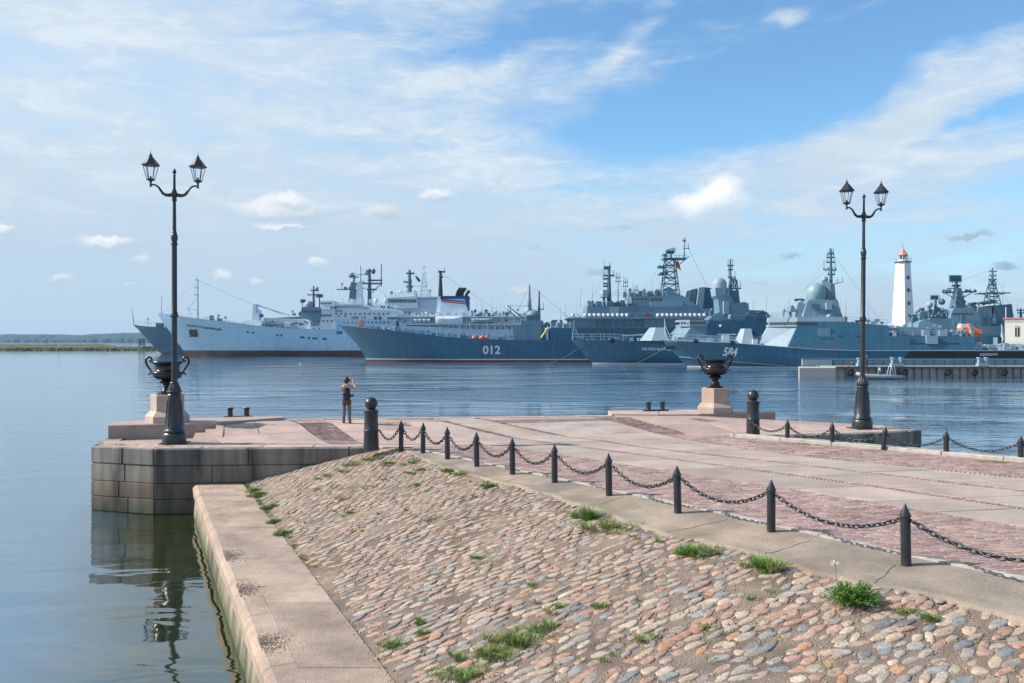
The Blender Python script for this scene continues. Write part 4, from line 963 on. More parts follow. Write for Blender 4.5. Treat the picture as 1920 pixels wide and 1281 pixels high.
def person_photo(x, y, z):
    t = thing('person', 'person seen from behind taking a photo, in navy top, brown wrap and grey trousers', 'person', (x, y, z), math.radians(-4))
    v = [(0, 0, .88, .115, .085), (0, .0, 1.02, .105, .08), (0, .01, 1.18, .125, .085), (0, .005, 1.30, .11, .075), (0, .0, 1.375, .045), (0, .012, 1.43, .05), (0, .02, 1.48, .078, .09), (0, .015, 1.545, .072, .085),
         (-.10, 0, 1.325, .055), (-.175, .01, 1.29, .045), (-.20, .13, 1.15, .036), (-.10, .29, 1.30, .029), (-.01, .35, 1.40, .022),
         (.10, 0, 1.325, .055), (.18, .02, 1.30, .045), (.29, .13, 1.215, .037), (.21, .27, 1.33, .029), (.14, .33, 1.42, .022),
         (-.085, 0, .80, .085), (-.095, .01, .46, .055), (-.105, 0, .10, .038), (-.11, .09, .035, .03), (.085, 0, .80, .085), (.10, .01, .46, .055), (.115, 0, .10, .038), (.12, .09, .035, .03)]
    e = [(0, 1), (1, 2), (2, 3), (3, 4), (4, 5), (5, 6), (6, 7), (3, 8), (8, 9), (9, 10), (10, 11), (11, 12), (3, 13), (13, 14), (14, 15), (15, 16), (16, 17), (0, 18), (18, 19), (19, 20), (20, 21), (0, 22), (22, 23), (23, 24), (24, 25)]
    hand(v, e, 12, v[12][:3], (.35, .3, .55), (0, -1, .2)); hand(v, e, 17, v[17][:3], (-.15, .25, .7), (0, -1, .2))
    put('body', skin_mesh('body', v, e, M['skin']), t)
    mb = MB(); mb.ball((0, .112, 1.475), .012, 8, 6); mb.ball((.03, .098, 1.50), .009, 8, 6); mb.ball((-.03, .098, 1.50), .009, 8, 6); mb.build('face_features', M['skin'], t, smooth=True)
    mb = MB(); mb.ball((.083, .02, 1.49), .016, 8, 6); mb.ball((-.083, .02, 1.49), .016, 8, 6); mb.build('ear', M['skin'], t, smooth=True)
    hv = [(0, -.045, 1.455, .062, .05), (0, -.02, 1.51, .092, .085), (0, .0, 1.56, .085, .085), (0, .035, 1.59, .06, .06), (.055, -.01, 1.46, .035), (-.055, -.01, 1.46, .035)]
    mb = MB(); mb.ball((0, -.012, 1.525), .108, 16, 12, 1.12); mb.ball((.0, -.035, 1.47), .085, 12, 8, .8); mb.build('hair', M['hair'], t, smooth=True)
    tv = [(0, 0, .93, .135, .10), (0, 0, 1.02, .12, .092), (0, .01, 1.17, .14, .10), (0, .005, 1.27, .13, .09), (-.07, 0, 1.335, .045), (.07, 0, 1.335, .045), (0, 0, .90, .14, .105)]
    put('tank_top', skin_mesh('tank_top', tv, [(6, 0), (0, 1), (1, 2), (2, 3), (3, 4), (3, 5)], M['navycloth'], 0), t)
    sv = [(0, 0, .90, .145, .11), (0, 0, .80, .15, .115), (-.085, 0, .72, .098), (-.09, .005, .60, .088), (.085, 0, .72, .098), (.095, .005, .60, .088)]
    put('wrap', skin_mesh('wrap', sv, [(0, 1), (1, 2), (2, 3), (1, 4), (4, 5)], M['browncloth'], 0), t)
    for s in (-1, 1):
        lv = [(s*.085, 0, .70, .078), (s*.097, .01, .46, .066), (s*.105, .0, .25, .060), (s*.11, -.005, .07, .062), (s*.11, -.005, .045, .06)]
        put('trouser_leg', skin_mesh('trouser_leg', lv, [(0, 1), (1, 2), (2, 3), (3, 4)], M['denim'], 0), t)
        put('shoe', skin_mesh('shoe', [(s*.112, -.03, .03, .034), (s*.115, .04, .03, .036), (s*.12, .13, .025, .03)], [(0, 1), (1, 2)], M['black'], 0), t)
    b = thing('shoulder_bag', 'dark shoulder bag hanging at the right hip of the photographer', 'bag', (x, y, z))
    put('bag_body', skin_mesh('bag_body', [(.13, -.10, .98, .05, .07), (.20, -.09, .97, .075, .05), (.27, -.06, 1.0, .045, .04)], [(0, 1), (1, 2)], M['navycloth'], 1), b)
    MB().tube([(-.08, -.06, 1.37), (-.03, -.105, 1.28), (.06, -.115, 1.15), (.15, -.115, 1.04)], .012, 6).build('strap', M['black'], b)
    c = thing('camera', 'small dark camera held up in front of the face', 'camera', (x+.06, y+.39, z+1.47)); MB().box((0, 0, 0), (.115, .04, .07)).build('camera_body', M['black'], c); MB().lathe([(.028, 0), (.028, .03), (.02, .035)], 12).build('lens', M['black'], c).rotation_euler = (-PI/2, 0, 0)
q = gp(650, 793.5, .35); person_photo(q[0], q[1], zdeck(*q)+.005)

# ------------------------------------------------------------------ plants
def blades(mb, x, y, z, r, h, n, spread=.5, w=.006):
    for _ in range(n):
        a = R.random()*2*PI; d = r*math.sqrt(R.random()); bx, by = x+d*math.cos(a), y+d*math.sin(a)
        a2 = a+R.uniform(-.8, .8); hh = h*R.uniform(.45, 1.1); le = hh*spread*R.uniform(.3, 1.3); px, py = -math.sin(a2)*w, math.cos(a2)*w
        mx_, my_ = bx+math.cos(a2)*le*.4, by+math.sin(a2)*le*.4
        mb.add([(bx-px, by-py, z), (bx+px, by+py, z), (mx_+px*.8, my_+py*.8, z+hh*.6), (mx_-px*.8, my_-py*.8, z+hh*.6), (bx+math.cos(a2)*le, by+math.sin(a2)*le, z+hh*(1 if le < hh*.6 else .75))], [(0, 1, 2, 3), (3, 2, 4)])
def ground_z(x, y):
    return zslope(x, y)+.0 if x < xT(y)+.1 else -.12
def spx(px, py):
    # where the line of sight of a place in the photo meets the slope
    Y = 4.0
    while Y < 40:
        x = (px-CX)*Y/F; z = HC-(py-CY)*Y/F
        if z < ground_z(x, Y): return x, Y
        Y += .02
    return (px-CX)*Y/F, Y
for (px, py, r, h, n, w, lab, mt) in ((1310, 1040, .27, .24, 420, .006, 'bright green weed clump under the third nearest chain post', 'leaf'), (1432, 1066, .28, .22, 420, .008, 'broad leaved green weed left of the bushy weed', 'leaf'),
                              (1098, 972, .20, .30, 240, .008, 'upright green weed where cobbles meet the concrete strip, left one', 'leaf'), (1150, 992, .36, .20, 420, .006, 'spreading green weed below the upright one', 'leaf2'),
                              (925, 912, .26, .12, 240, .006, 'low green weed near the fifth chain post', 'leaf'), (975, 1200, .30, .17, 420, .005, 'long grassy weed patch in the middle of the lower slope', 'leaf2'),
                              (935, 1226, .22, .15, 320, .005, 'grass patch just left below the long grassy weed', 'leaf2'), (872, 1262, .26, .15, 380, .005, 'dark green weed at the bottom edge of the picture', 'leaf'), (738, 1213, .20, .10, 260, .005, 'grass tuft beside the lower end of the walkway', 'leaf2'),
                              (905, 1047, .14, .08, 120, .005, 'small grass tuft alone in mid slope', 'leaf2')):
    x, y = spx(px, py); t = thing('weed', lab, 'plant', (x, y, ground_z(x, y)), 0, 'weeds growing between the cobbles')
    mb = MB()
    m2 = MB()
    for k in range(11):
        a = R.random()*6.28; d = r*1.15*R.random()**.7; blades(mb if k % 3 else m2, d*math.cos(a)*1.3, d*math.sin(a)*.8, -.01, r*.38, h*R.uniform(.3, 1.1), n//5, R.uniform(.6, 1.6), w*R.uniform(.7, 1.1))
    mb.build('leaves', M[mt], t); m2.build('dry_leaves', M['dry'], t)
# the bushy weed with a flower stalk
x, y = spx(1598, 1138); t = thing('bushy_weed', 'bushy bright green feathery weed with one tall white flower stalk', 'plant', (x, y, ground_z(x, y)+.06)); t.scale = (1.32, 1.25, .98)
mb = MB()
for k in range(300):
    a = R.random()*2*PI; le = R.uniform(.10, .33); el_ = R.uniform(.05, 1.25); dx, dy, dz = math.cos(a)*math.cos(el_), math.sin(a)*math.cos(el_), math.sin(el_)*.95
    for j in range(44):
        f = R.random()**.7*le; p = Vector((dx*f*1.05, dy*f*.9, dz*f)); q_ = Vector((R.uniform(-1, 1), R.uniform(-1, 1), R.uniform(-.4, 1))).normalized()*R.uniform(.018, .04); s = q_.cross(Vector((R.random(), R.random(), R.random()))).normalized()*.0055
        mb.add([p-s, p+s, p+q_], [(0, 1, 2)])
mb.build('leaves', M['leaf'], t); mb = MB(); mb.tube([(-.12, 0, .1), (-.155, 0, .3), (-.17, 0, .52)], .004, 5); mb.build('stem', M['leaf2'], t)
mb = MB()
for k in range(22): mb.ball((-.17+R.uniform(-.035, .035), R.uniform(-.03, .03), .52+R.uniform(-.03, .03)), .007, 5, 4)
mb.build('flower', M['petal'], t)
# ground cover
mb = MB()
for (px, py, r, n, h) in ((485, 930, .30, 500, .10), (500, 955, .22, 350, .08), (515, 980, .2, 300, .08), (530, 1003, .2, 300, .10), (475, 922, .2, 200, .1), (700, 862, .35, 300, .08), (660, 872, .45, 260, .08), (735, 870, .3, 200, .08), (610, 895, .3, 140, .07), (640, 885, .3, 140, .07),
                          (770, 868, .25, 160, .09), (770, 888, .2, 120, .07), (790, 883, .2, 120, .07), (840, 885, .3, 260, .09), (868, 890, .25, 160, .09), (775, 912, .22, 120, .06), (690, 915, .2, 80, .05), (640, 935, .2, 80, .05), (725, 900, .2, 60, .05), (590, 920, .22, 80, .05), (650, 965, .2, 90, .06), (815, 975, .2, 90, .06),
                          (1000, 1100, .12, 60, .06), (1040, 1145, .15, 90, .07), (1120, 1142, .14, 80, .07), (790, 1170, .13, 80, .07), (795, 1190, .14, 80, .07), (1215, 1200, .16, 90, .07), (1190, 1010, .1, 60, .05), (1235, 1015, .12, 60, .06), (1325, 1180, .12, 50, .06), (1010, 1185, .16, 120, .09), (1030, 1175, .12, 90, .08), (860, 1235, .14, 90, .08), (905, 1235, .12, 90, .08), (1735, 1160, .16, 160, .06), (1700, 1150, .12, 80, .05), (1410, 1123, .1, 60, .05), (1145, 1235, .12, 50, .05)):
    x, y = spx(px, py)
    for k in range(4): xx, yy = x+R.uniform(-1, 1)*r*.7, y+R.uniform(-1, 1)*r*.7; blades(mb, xx, yy, ground_z(xx, yy)+.005, r*.55, h, int(n*.45), .9, .0055)
for k_ in range(150):
    y = R.uniform(7.5, 25.5); x = R.uniform(xB(y)+.1, xT(y)-.05)
    if mnoise.noise((x*.8, y*.8, 9)) < -.02: continue
    blades(mb, x, y, ground_z(x, y)+.004, R.uniform(.03, .12), R.uniform(.03, .075), R.randint(8, 34), .8, .0045)
for k_ in range(90):
    y = 26-10.5*R.random()**1.5; x = xB(y)+R.uniform(.02, .12); blades(mb, x, y, ground_z(x, y)+.004, .08, .06, 18, .8, .005)
for (px, py, r, n, z) in ((1840, 866, .25, 120, 0), (1872, 867, .2, 120, 0), (1500, 833.5, .2, 60, 0), (1522, 834, .2, 60, 0), (225, 834, .3, 70, 0), (250, 836, .5, 60, 0), (310, 837, .6, 60, 0), (350, 839, .5, 50, 0), (470, 833, .3, 60, 0), (455, 833, .3, 40, 0), (395, 821, .12, 60, 0), (1640, 801, .6, 60, 0), (1680, 804, .5, 60, 0), (1610, 803, .5, 40, 0), (1500, 812, .3, 30, 0)):
    x, y = gp(px, py, z); 
    for k in range(4): blades(mb, x+R.uniform(-1, 1)*r, y+R.uniform(-.06, .06), z, .1, .05, n//4, .7, .006)
tag(mb.build('grass', M['leaf2']), 'short grass growing in joints between stones', None, None, 'stuff')

# dry crumbs and grit lying on the slope and walkway
mb = MB()
for k in range(11000):
    y = R.uniform(6, 6+18*R.random()**.8); x = R.uniform(xB(y)-.1, xT(y)); r = R.uniform(.005, .02)*(1.6 if R.random() < .06 else 1); z = zslope(x, y)+.005 if x > xB(y) else ZW
    g = R.uniform(.5, 1.2); mb.add([(x+r, y, z), (x-r, y+r*.4, z), (x, y+r, z), (x, y-r, z), (x, y, z+r)], [(0, 2, 4), (2, 1, 4), (1, 3, 4), (3, 0, 4)], (.31*g, .24*g, .18*g))
tag(mb.build('gravel', M['cobble']), 'loose grit between the cobbles', None, None, 'stuff')
#@@PART3
# ------------------------------------------------------------------ ships
def smooth_tab(pts): return sorted(pts)
class Ship:
    def __init__(s, name, label, cat, px0, pyw, Z, yaw=0.0, group=None):
        s.Z = Z; s.yaw = yaw; s.X0 = (px0-CX)*Z/F; s.c = math.cos(yaw); s.s = math.sin(yaw)
        s.root = thing(name, label, cat, (s.X0, Z, WATER), -yaw, group); s.k = Z/F
    def x(s, px): q = px-CX; return (q*s.Z-F*s.X0)/(F*s.c+q*s.s)
    def p(s, px, py):
        x = s.x(px); Y = s.Z-x*s.s; return x, HC-(py-CY)*Y/F-WATER
    def sc(s, px): return (s.Z-s.x(px)*s.s)/F          # metres per photo pixel at that place
    def hull(s, deck, stem, pxe, B, m, boot=.9, mboot=None, mline=None, fine=(.30, .50), pw=(2.6, 1.7), nx=90):
        dk = sorted(s.p(*q) for q in deck); st = sorted([(z, x) for x, z in (s.p(*q) for q in stem)])
        xe = s.x(pxe); s.B = B
        s.zd = lambda x: interp(dk, x) if dk[0][0] < x < dk[-1][0] else (dk[0][1] if x <= dk[0][0] else dk[-1][1])
        def xs(z): return interp(st, min(z, st[-1][0]))
        def half(x, z):
            zt = s.zd(x); f = min(1, max(0, z/max(zt, .1))); q = (x-xs(min(z, st[-1][0])))/(xe-xs(min(z, st[-1][0])))
            if q <= 0: return .02
            sb = fine[1]+(fine[0]-fine[1])*f; w = 1-(1-min(1, q/sb))**(pw[1]+(pw[0]-pw[1])*f)
            w *= 1-.14*max(0, (q-.72)/.28)**2
            return max(.02, B/2*w*(.93+.07*f))
        s.half = half; s.xs = xs; s.xe = xe
        qs = [(i/nx)**1.7 for i in range(nx+1)]
        def shell(zf0, zf1, nm, mt, rows, off=0.0):
            vs = []; W = rows+1
            for side in (-1, 1):
                for q in qs:
                    for j in range(W):
                        # deck level depends on x, x depends on z: two passes are enough
                        x = xe*q
                        for _ in range(3):
                            z = zf0(x)+(zf1(x)-zf0(x))*j/rows; x = xs(z)+q*(xe-xs(z))
                        vs.append((x, side*(half(x, z)+off), z))
            N = (nx+1)*W; fs = []
            for i in range(nx):
                for j in range(rows):
                    a = i*W+j; fs.append((a, a+W, a+W+1, a+1)); b = N+a; fs.append((b, b+1, b+W+1, b+W))
            e0 = nx*W
            for j in range(rows): fs.append((e0+j, N+e0+j, N+e0+j+1, e0+j+1))
            o = MB().add(vs, fs).build(nm, mt, s.root, smooth=True, autos=40); return o
        h = shell(lambda x: boot, s.zd, 'hull', m, 8)
        shell(lambda x: -1.2, lambda x: boot, 'boot_top', mboot or M['boot'], 2)
        if mline: shell(lambda x: boot, lambda x: boot+.28, 'waterline_stripe', mline, 1, .03)
        # deck, slightly sunk behind the bulwark
        vs = []; fs = []
        for q in qs:
            x = xs(s.zd(0))+q*(xe-xs(s.zd(0))); z = s.zd(x)-.25; hh = max(.01, half(x, z)-.08); vs += [(x, -hh, z), (x, hh, z)]
        fs = [(2*i, 2*i+2, 2*i+3, 2*i+1) for i in range(nx)]
        MB().add(vs, fs).build('deck', M['navy'] if m is not M['hullwhite'] else M['white'], s.root)
        return h
    def blk(s, name, pts, w0, w1, m, parent=None, yc=0.0):
        """a deckhouse: its side outline in photo places, half widths at foot and top"""
        P = [s.p(*q) for q in pts]; z0 = min(z for _, z in P); z1 = max(z for _, z in P); n = len(P)
        a = sum(P[i][0]*P[(i+1) % n][1]-P[(i+1) % n][0]*P[i][1] for i in range(n))
        if a < 0: P = P[::-1]
        W = lambda z: w0+(w1-w0)*(z-z0)/max(.01, z1-z0)
        vs = [(x, yc-W(z), z) for x, z in P]+[(x, yc+W(z), z) for x, z in P]
        return MB().add(vs, [tuple(range(n)), tuple(range(2*n-1, n-1, -1))]+[((i+1) % n, i, n+i, n+(i+1) % n) for i in range(n)]).build(name, m, parent or s.root)
    def facet(s, name, base, top, pyb, pyt, w0, w1, m, cf=.5, parent=None):
        """deckhouse with a nose whose corners are cut: base/top = (px front, px shoulder, px aft)"""
        out = []
        for (a, b, c), py, w in ((base, pyb, w0), (top, pyt, w1)):
            xa, z = s.p(a, py); xb, _ = s.p(b, py); xc, _ = s.p(c, py)
            out.append([(xa, w*cf, z), (xa, -w*cf, z), (xb, -w, z), (xc, -w, z), (xc, w, z), (xb, w, z)])
        vs = out[0]+out[1]; n = 6
        return MB().add(vs, [tuple(range(n-1, -1, -1)), tuple(range(n, 2*n))]+[(i, (i+1) % n, n+(i+1) % n, n+i) for i in range(n)]).build(name, m, parent or s.root)
    def box(s, name, x0, x1, y0, y1, w, m, yc=0.0, taper=1.0, parent=None):
        a, z1 = s.p(x0, y0); b, z0 = s.p(x1, y1); _, z0 = s.p((x0+x1)/2, y1); _, z1 = s.p((x0+x1)/2, y0)
        return MB().box(((a+b)/2, yc, (z0+z1)/2), (abs(b-a), w, z1-z0), taper=taper).build(name, m, parent or s.root)
    def wins(s, x0, x1, y, n, wpx, hpx, yy, m='darkwin', name='window', parent=None):
        me = None
        for i in range(n):
            px = x0+(x1-x0)*i/max(1, n-1); x, z = s.p(px, y); k = s.sc(px)
            if me is None: me = MB().box((0, 0, 0), (wpx*k, .10, hpx*k)).mesh(name); me.materials.append(M[m])
            put(name, me, parent or s.root, (x, yy, z))
    def ports(s, pts, r=.22):
        me = MB().lathe([(r, -.04), (r, .04)], 10).mesh('porthole'); me.materials.append(M['darkwin'])
        for px, py in pts:
            x, z = s.p(px, py); o = put('porthole', me, s.root, (x, -s.half(x, z)-.02, z)); o.rotation_euler = (PI/2, 0, 0)
    def dome(s, name, px, pyc, rpx, m, yc=0.0, stem_to=None, sz=1.0, cyl=0):
        x, z = s.p(px, pyc); k = s.sc(px); mb = MB()
        if cyl:
            r = rpx*k; h = cyl*k; mb.lathe([(r*.92, -h), (r, -h*.9)]+[(r, -h*.1)]+[(r*math.cos(a), r*math.sin(a)) for a in [PI/2*i/8 for i in range(8)]]+[(.01, r)], 20, (x, yc, z))
        else: mb.ball((x, yc, z), rpx*k, 16, 10, sz)
        o = mb.build(name, m, s.root, smooth=True, autos=50)
        if stem_to:
            _, z2 = s.p(px, stem_to); MB().tube([(x, yc, z2), (x, yc, z)], max(.12, rpx*k*.35), 8).build('radome_stalk', M['navy'] if m is not M['white'] else M['white'], s.root)
        return o
    def tube(s, name, pts, rpx, m, n=6, parent=None):
        """pts (px,py,y)"""
        P = []
        for q in pts:
            x, z = s.p(q[0], q[1]); P.append((x, q[2] if len(q) > 2 else 0, z))
        k = s.sc(pts[0][0]); r = [a*k for a in rpx] if isinstance(rpx, (list, tuple)) else rpx*k
        return MB().tube(P, r, n).build(name, m, parent or s.root)
    def mast(s, name, px, y0, y1, r, m, yards=(), parent=None):
        """pole mast; yards = (py, left px, right px)"""
        t = s.tube(name, [(px, y0, 0), (px, y1, 0)], [r, r*.45], m, 8)
        for (py, a, b) in yards:
            mb = MB(); xa, z = s.p(a, py); xb, _ = s.p(b, py); mb.tube([(xa, 0, z), (xb, 0, z)], r*.35*s.sc(px)+.03, 5)
            w = abs(xb-xa)*.8; xm = (xa+xb)/2; mb.tube([(s.x(px), -w/2, z), (s.x(px), w/2, z)], r*.3*s.sc(px)+.03, 5)
            for q in (a, b):
                x, _ = s.p(q, py); mb.tube([(x, 0, z), (x, 0, z+R.uniform(.8, 1.8))], .06, 4); mb.box((x, 0, z), (.35, .35, .3))
            mb.build('yard', m, t)
        return t
    def lattice(s, name, px, y0, y1, w0, w1, m, n=5, r=.12):
        x, za = s.p(px, y0); _, zb = s.p(px, y1); k = s.sc(px); mb = MB(); w0 *= k/2; w1 *= k/2
        for i in range(n):
            f0, f1 = i/n, (i+1)/n; a, b = w0+(w1-w0)*f0, w0+(w1-w0)*f1; z0, z1 = za+(zb-za)*f0, za+(zb-za)*f1
            C0 = [(x-a, -a, z0), (x+a, -a, z0), (x+a, a, z0), (x-a, a, z0)]; C1 = [(x-b, -b, z1), (x+b, -b, z1), (x+b, b, z1), (x-b, b, z1)]
            for j in range(4):
                l = (j+1) % 4; mb.tube([C0[j], C1[j]], r, 5, False); mb.tube([C1[j], C1[l]], r*.7, 4, False)
                mb.tube([C0[j], C1[l]] if (i+j) % 2 else [C0[l], C1[j]], r*.7, 4, False)
        return mb.build(name, m, s.root)
    def rail(s, pts, h=1.1, inset=.15, both=True, hullside=True, w=None, step=2.2, m=None, r=.035):
        P = [s.p(*q) for q in pts]; mb = MB()
        for side in ((-1, 1) if both else (-1,)):
            line = []
            for i in range(len(P)-1):
                L_ = abs(P[i+1][0]-P[i][0]); n = max(1, round(L_/step))
                for k in range(n+(i == len(P)-2)):
                    f = k/n; line.append((P[i][0]+(P[i+1][0]-P[i][0])*f, P[i][1]+(P[i+1][1]-P[i][1])*f))
            Q = []
            for x, z in line:
                y = side*((s.half(x, z)-inset) if w is None else w); Q.append((x, y, z)); mb.tube([(x, y, z), (x, y, z+h)], r, 4, False)
            for hh in (h, h*.5):
                if len(Q) > 1: mb.tube([(a, b, c+hh) for a, b, c in Q], r*.8, 4, False)
        return mb.build('railing', m or M['navylt'], s.root)
    def clutter(s, x0, x1, y, n, hmax, w, m, seed=0, name='deck_gear', wfn=None):
        """winches, vents, lockers and reels standing on a deck, each a small piece"""
        rr = random.Random(seed)
        for i in range(n):
            px = x0+(x1-x0)*(i+rr.uniform(.2, .8))/n; yy = y(px) if callable(y) else y; x, z = s.p(px, yy); h = hmax*s.sc(px)*rr.uniform(.35, 1); yc = rr.uniform(-w, w*.2); mb = MB(); t = rr.random()
            if t < .35: mb.box((x, yc, z+h/2-.1), (rr.uniform(.5, 1.6), rr.uniform(.6, 1.5), h), taper=rr.uniform(.7, 1))
            elif t < .6: mb.lathe([(.32, -.1), (.28, h*.7), (.45, h*.75), (.40, h), (.05, h+.1)], 10, (x, yc, z))
            elif t < .8:
                mb.tube([(x, yc, z-.1), (x, yc, z+h)], .13, 6); mb.box((x, yc, z+h), (.8, .4, .4)); mb.tube([(x-.7, yc, z+h*.7), (x+.7, yc, z+h*.7)], .06, 4)
            else: mb.tube([(x, yc-.7, z+h*.4), (x, yc+.7, z+h*.4)], h*.42, 12); mb.box((x, yc, z+h*.2), (1.1, 1.7, h*.3))
            mb.build(name, m, s.root)
    def whips(s, pts, m=None):
        for (px, y0, y1) in pts: s.tube('whip_antenna', [(px, y0, 0), (px+1.5, y1, 0)], [.35, .14], m or M['navylt'], 5)
    def text(s, body, px0, px1, pyt, pyb, m, slope=0.0, lean=0.0, name='painted_lettering', flat=None):
        cu = bpy.data.curves.new('lettering', 'FONT'); cu.body = body; cu.resolution_u = 4; cu.offset = .022; o = bpy.data.objects.new('lettering', cu); COL.objects.link(o)
        bpy.context.view_layer.update(); me = bpy.data.meshes.new_from_object(o.evaluated_get(bpy.context.evaluated_depsgraph_get())); bpy.data.objects.remove(o)
        xs_ = [v.co.x for v in me.vertices]; ys_ = [v.co.y for v in me.vertices]; xa, xb, ya, yb = min(xs_), max(xs_), min(ys_), max(ys_)
        bm = bmesh.new(); bm.from_mesh(me); bmesh.ops.triangulate(bm, faces=bm.faces); bmesh.ops.subdivide_edges(bm, edges=[e for e in bm.edges if e.calc_length() > .2], cuts=1); 
        for v in bm.verts:
            fx = (v.co.x-xa)/(xb-xa); fy = (v.co.y-ya)/(yb-ya); px = px0+(px1-px0)*fx+lean*fy; py = pyb+(pyt-pyb)*fy+slope*fx
            x, z = s.p(px, py); y = -s.half(x, z)-.07 if flat is None else flat
            # the flank is off the centre line, so the place on it in view shifts a little
            k = (s.Z-x*s.s+y)/(s.Z-x*s.s); v.co = (x, y, z)
        me2 = bpy.data.meshes.new(name); bm.to_mesh(me2); bm.free(); me2.materials.append(m); return put(name, me2, s.root)
    def patch(s, name, px0, px1, pyt, pyb, m, off=.06):
        """a panel that follows the curve of the hull, some painted dark as shade in openings"""
        vs = []; n = 4
        for d in (off, -.3):
            for i in range(n+1):
                for j in range(n+1):
                    px = px0+(px1-px0)*i/n; py = pyb+(pyt-pyb)*j/n; x, z = s.p(px, py); y = -s.half(x, z); k = (s.Z-x*s.s+y)/(s.Z-x*s.s); vs.append((x, y-d, z))
        W = n+1; fs = [(i*W+j, (i+1)*W+j, (i+1)*W+j+1, i*W+j+1) for i in range(n) for j in range(n)]
        return MB().add(vs, fs+[tuple(v+W*W for v in f[::-1]) for f in fs]).build(name, m, s.root)
    def flag(s, pts, m, name='flag'):
        P = [s.p(*q) for q in pts]; n = len(P); vs = [(x, .25*math.sin(i*1.7), z) for i, (x, z) in enumerate(P)]+[(x, .06+.25*math.sin(i*1.7), z) for i, (x, z) in enumerate(P)]
        return MB().add(vs, [tuple(range(n)), tuple(range(2*n-1, n-1, -1))]+[((i+1) % n, i, n+i, n+(i+1) % n) for i in range(n)]).build(name, m, s.root)
def on_side(s, px, py, off=.1):
    x, z = s.p(px, py); return x, -s.half(x, z)-off, z
def radar_plate(s, px, py, wpx, hpx, m, tilt=0):
    x, z = s.p(px, py); k = s.sc(px); mb = MB(); w, h = wpx*k, hpx*k
    mb.tube([(x-w/2, 0, z-h*.4), (x+w/2, 0, z-h*.1)], .08, 4)
    for i in range(7):
        f = i/6; mb.tube([(x-w/2+w*f, 0, z-h/2+tilt*f), (x-w/2+w*f, 0, z+h/2*(1-.5*abs(f-.5))+tilt*f)], .07, 4)
    for j in range(5):
        g = j/4; mb.tube([(x-w/2, 0, z-h/2+h*g*.75), (x+w/2, 0, z-h/2+h*g*.75+tilt)], .06, 4)
    mb.box((x, .3, z-h*.1), (w*.8, .1, h*.6)); return mb.build('radar_antenna', m, s.root)
def guns(s, name, px0, px1, pyt, pyb, w, m, barrel):
    g = s.facet(name, (px0, px0+(px1-px0)*.35, px1), (px0+(px1-px0)*.38, px0+(px1-px0)*.55, px1-(px1-px0)*.12), pyb, pyt, w, w*.45, m, .45)
    s.tube('gun_barrel', [(barrel[0], barrel[2]), (barrel[1], barrel[3])], [.9, 1.5], m, 8, parent=g); return g

# 1 frigate behind the white ship
s = Ship('frigate', 'grey frigate mostly hidden behind the white ship, only its bow clear at far left', 'warship', 303, 664, 352)
s.hull([(248, 608), (262, 611), (300, 614), (345, 616), (600, 618), (850, 620)], [(248, 608), (258, 617), (275, 635), (290, 652), (303, 664)], 850, 16, M['hullgrey'], .5)
s.rail([(255, 608.5), (300, 612), (345, 615)], 1.5)
s.tube('jackstaff', [(251, 607), (247, 579)], [.8, .35], M['navydk']); s.tube('bow_pole', [(277, 610), (277, 598)], .5, M['navydk']); s.dome('lamp', 277, 598, 1.5, M['navydk'])
s.box('bow_winch', 295, 305, 606, 614, 3, M['navydk']); s.box('bow_winch', 312, 320, 608, 615, 3, M['navydk'])
s.blk('superstructure', [(572, 618), (570, 583), (609, 582), (612, 618)], 6, 5, M['navy']); s.blk('bridge', [(571, 584), (573, 577), (605, 577), (607, 584)], 6.3, 6, M['navydk'])
s.dome('radome', 579, 573, 9, M['navylt'], 0, 584, cyl=8); s.mast('mast', 588, 582, 536, 3.2, M['navydk'], ((553, 577, 596), (545, 583, 597)))
s.dome('radar_ball', 594, 541, 3.6, M['navylt']); radar_plate(s, 599, 554, 14, 8, M['navydk']); s.tube('radar_mast', [(599, 580), (599, 556)], 1.2, M['navydk'])
radar_plate(s, 568, 564, 10, 8, M['navydk']); s.tube('radar_mast', [(567, 588), (567, 567)], .8, M['navydk'])
s.clutter(550, 572, 592, 5, 12, 4, M['navydk'], 3); s.blk('deckhouse', [(500, 618), (503, 598), (572, 594), (572, 618)], 5.5, 5, M['navydk'])
s.blk('after_superstructure', [(640, 618), (640, 574), (735, 574), (735, 618)], 6, 5.5, M['navy'])
s.blk('mast_tower', [(655, 576), (659, 530), (668, 528), (676, 576)], 3, 1.5, M['navydk']); s.mast('foremast', 664, 535, 512, 3, M['navydk'], ((520, 655, 672), (543, 632, 668)))
s.clutter(640, 658, 543, 3, 11, 1, M['navydk'], 8, 'antenna'); s.dome('radar_dish', 661, 516, 6, M['navydk'], sz=.8)
s.mast('mainmast', 693, 576, 504, 4.5, M['navydk'], ((532, 680, 716), (526, 690, 716), (543, 688, 706), (508, 686, 702)))
s.tube('yard_pole', [(715, 538), (715, 496)], .9, M['navydk']); s.tube('yard_brace', [(697, 549), (717, 530)], .7, M['navydk']); s.dome('radar_dish', 700, 509, 4.2, M['navydk'], sz=1.2); s.dome('radar_dish', 687, 512, 4.2, M['navylt'], sz=1.1)
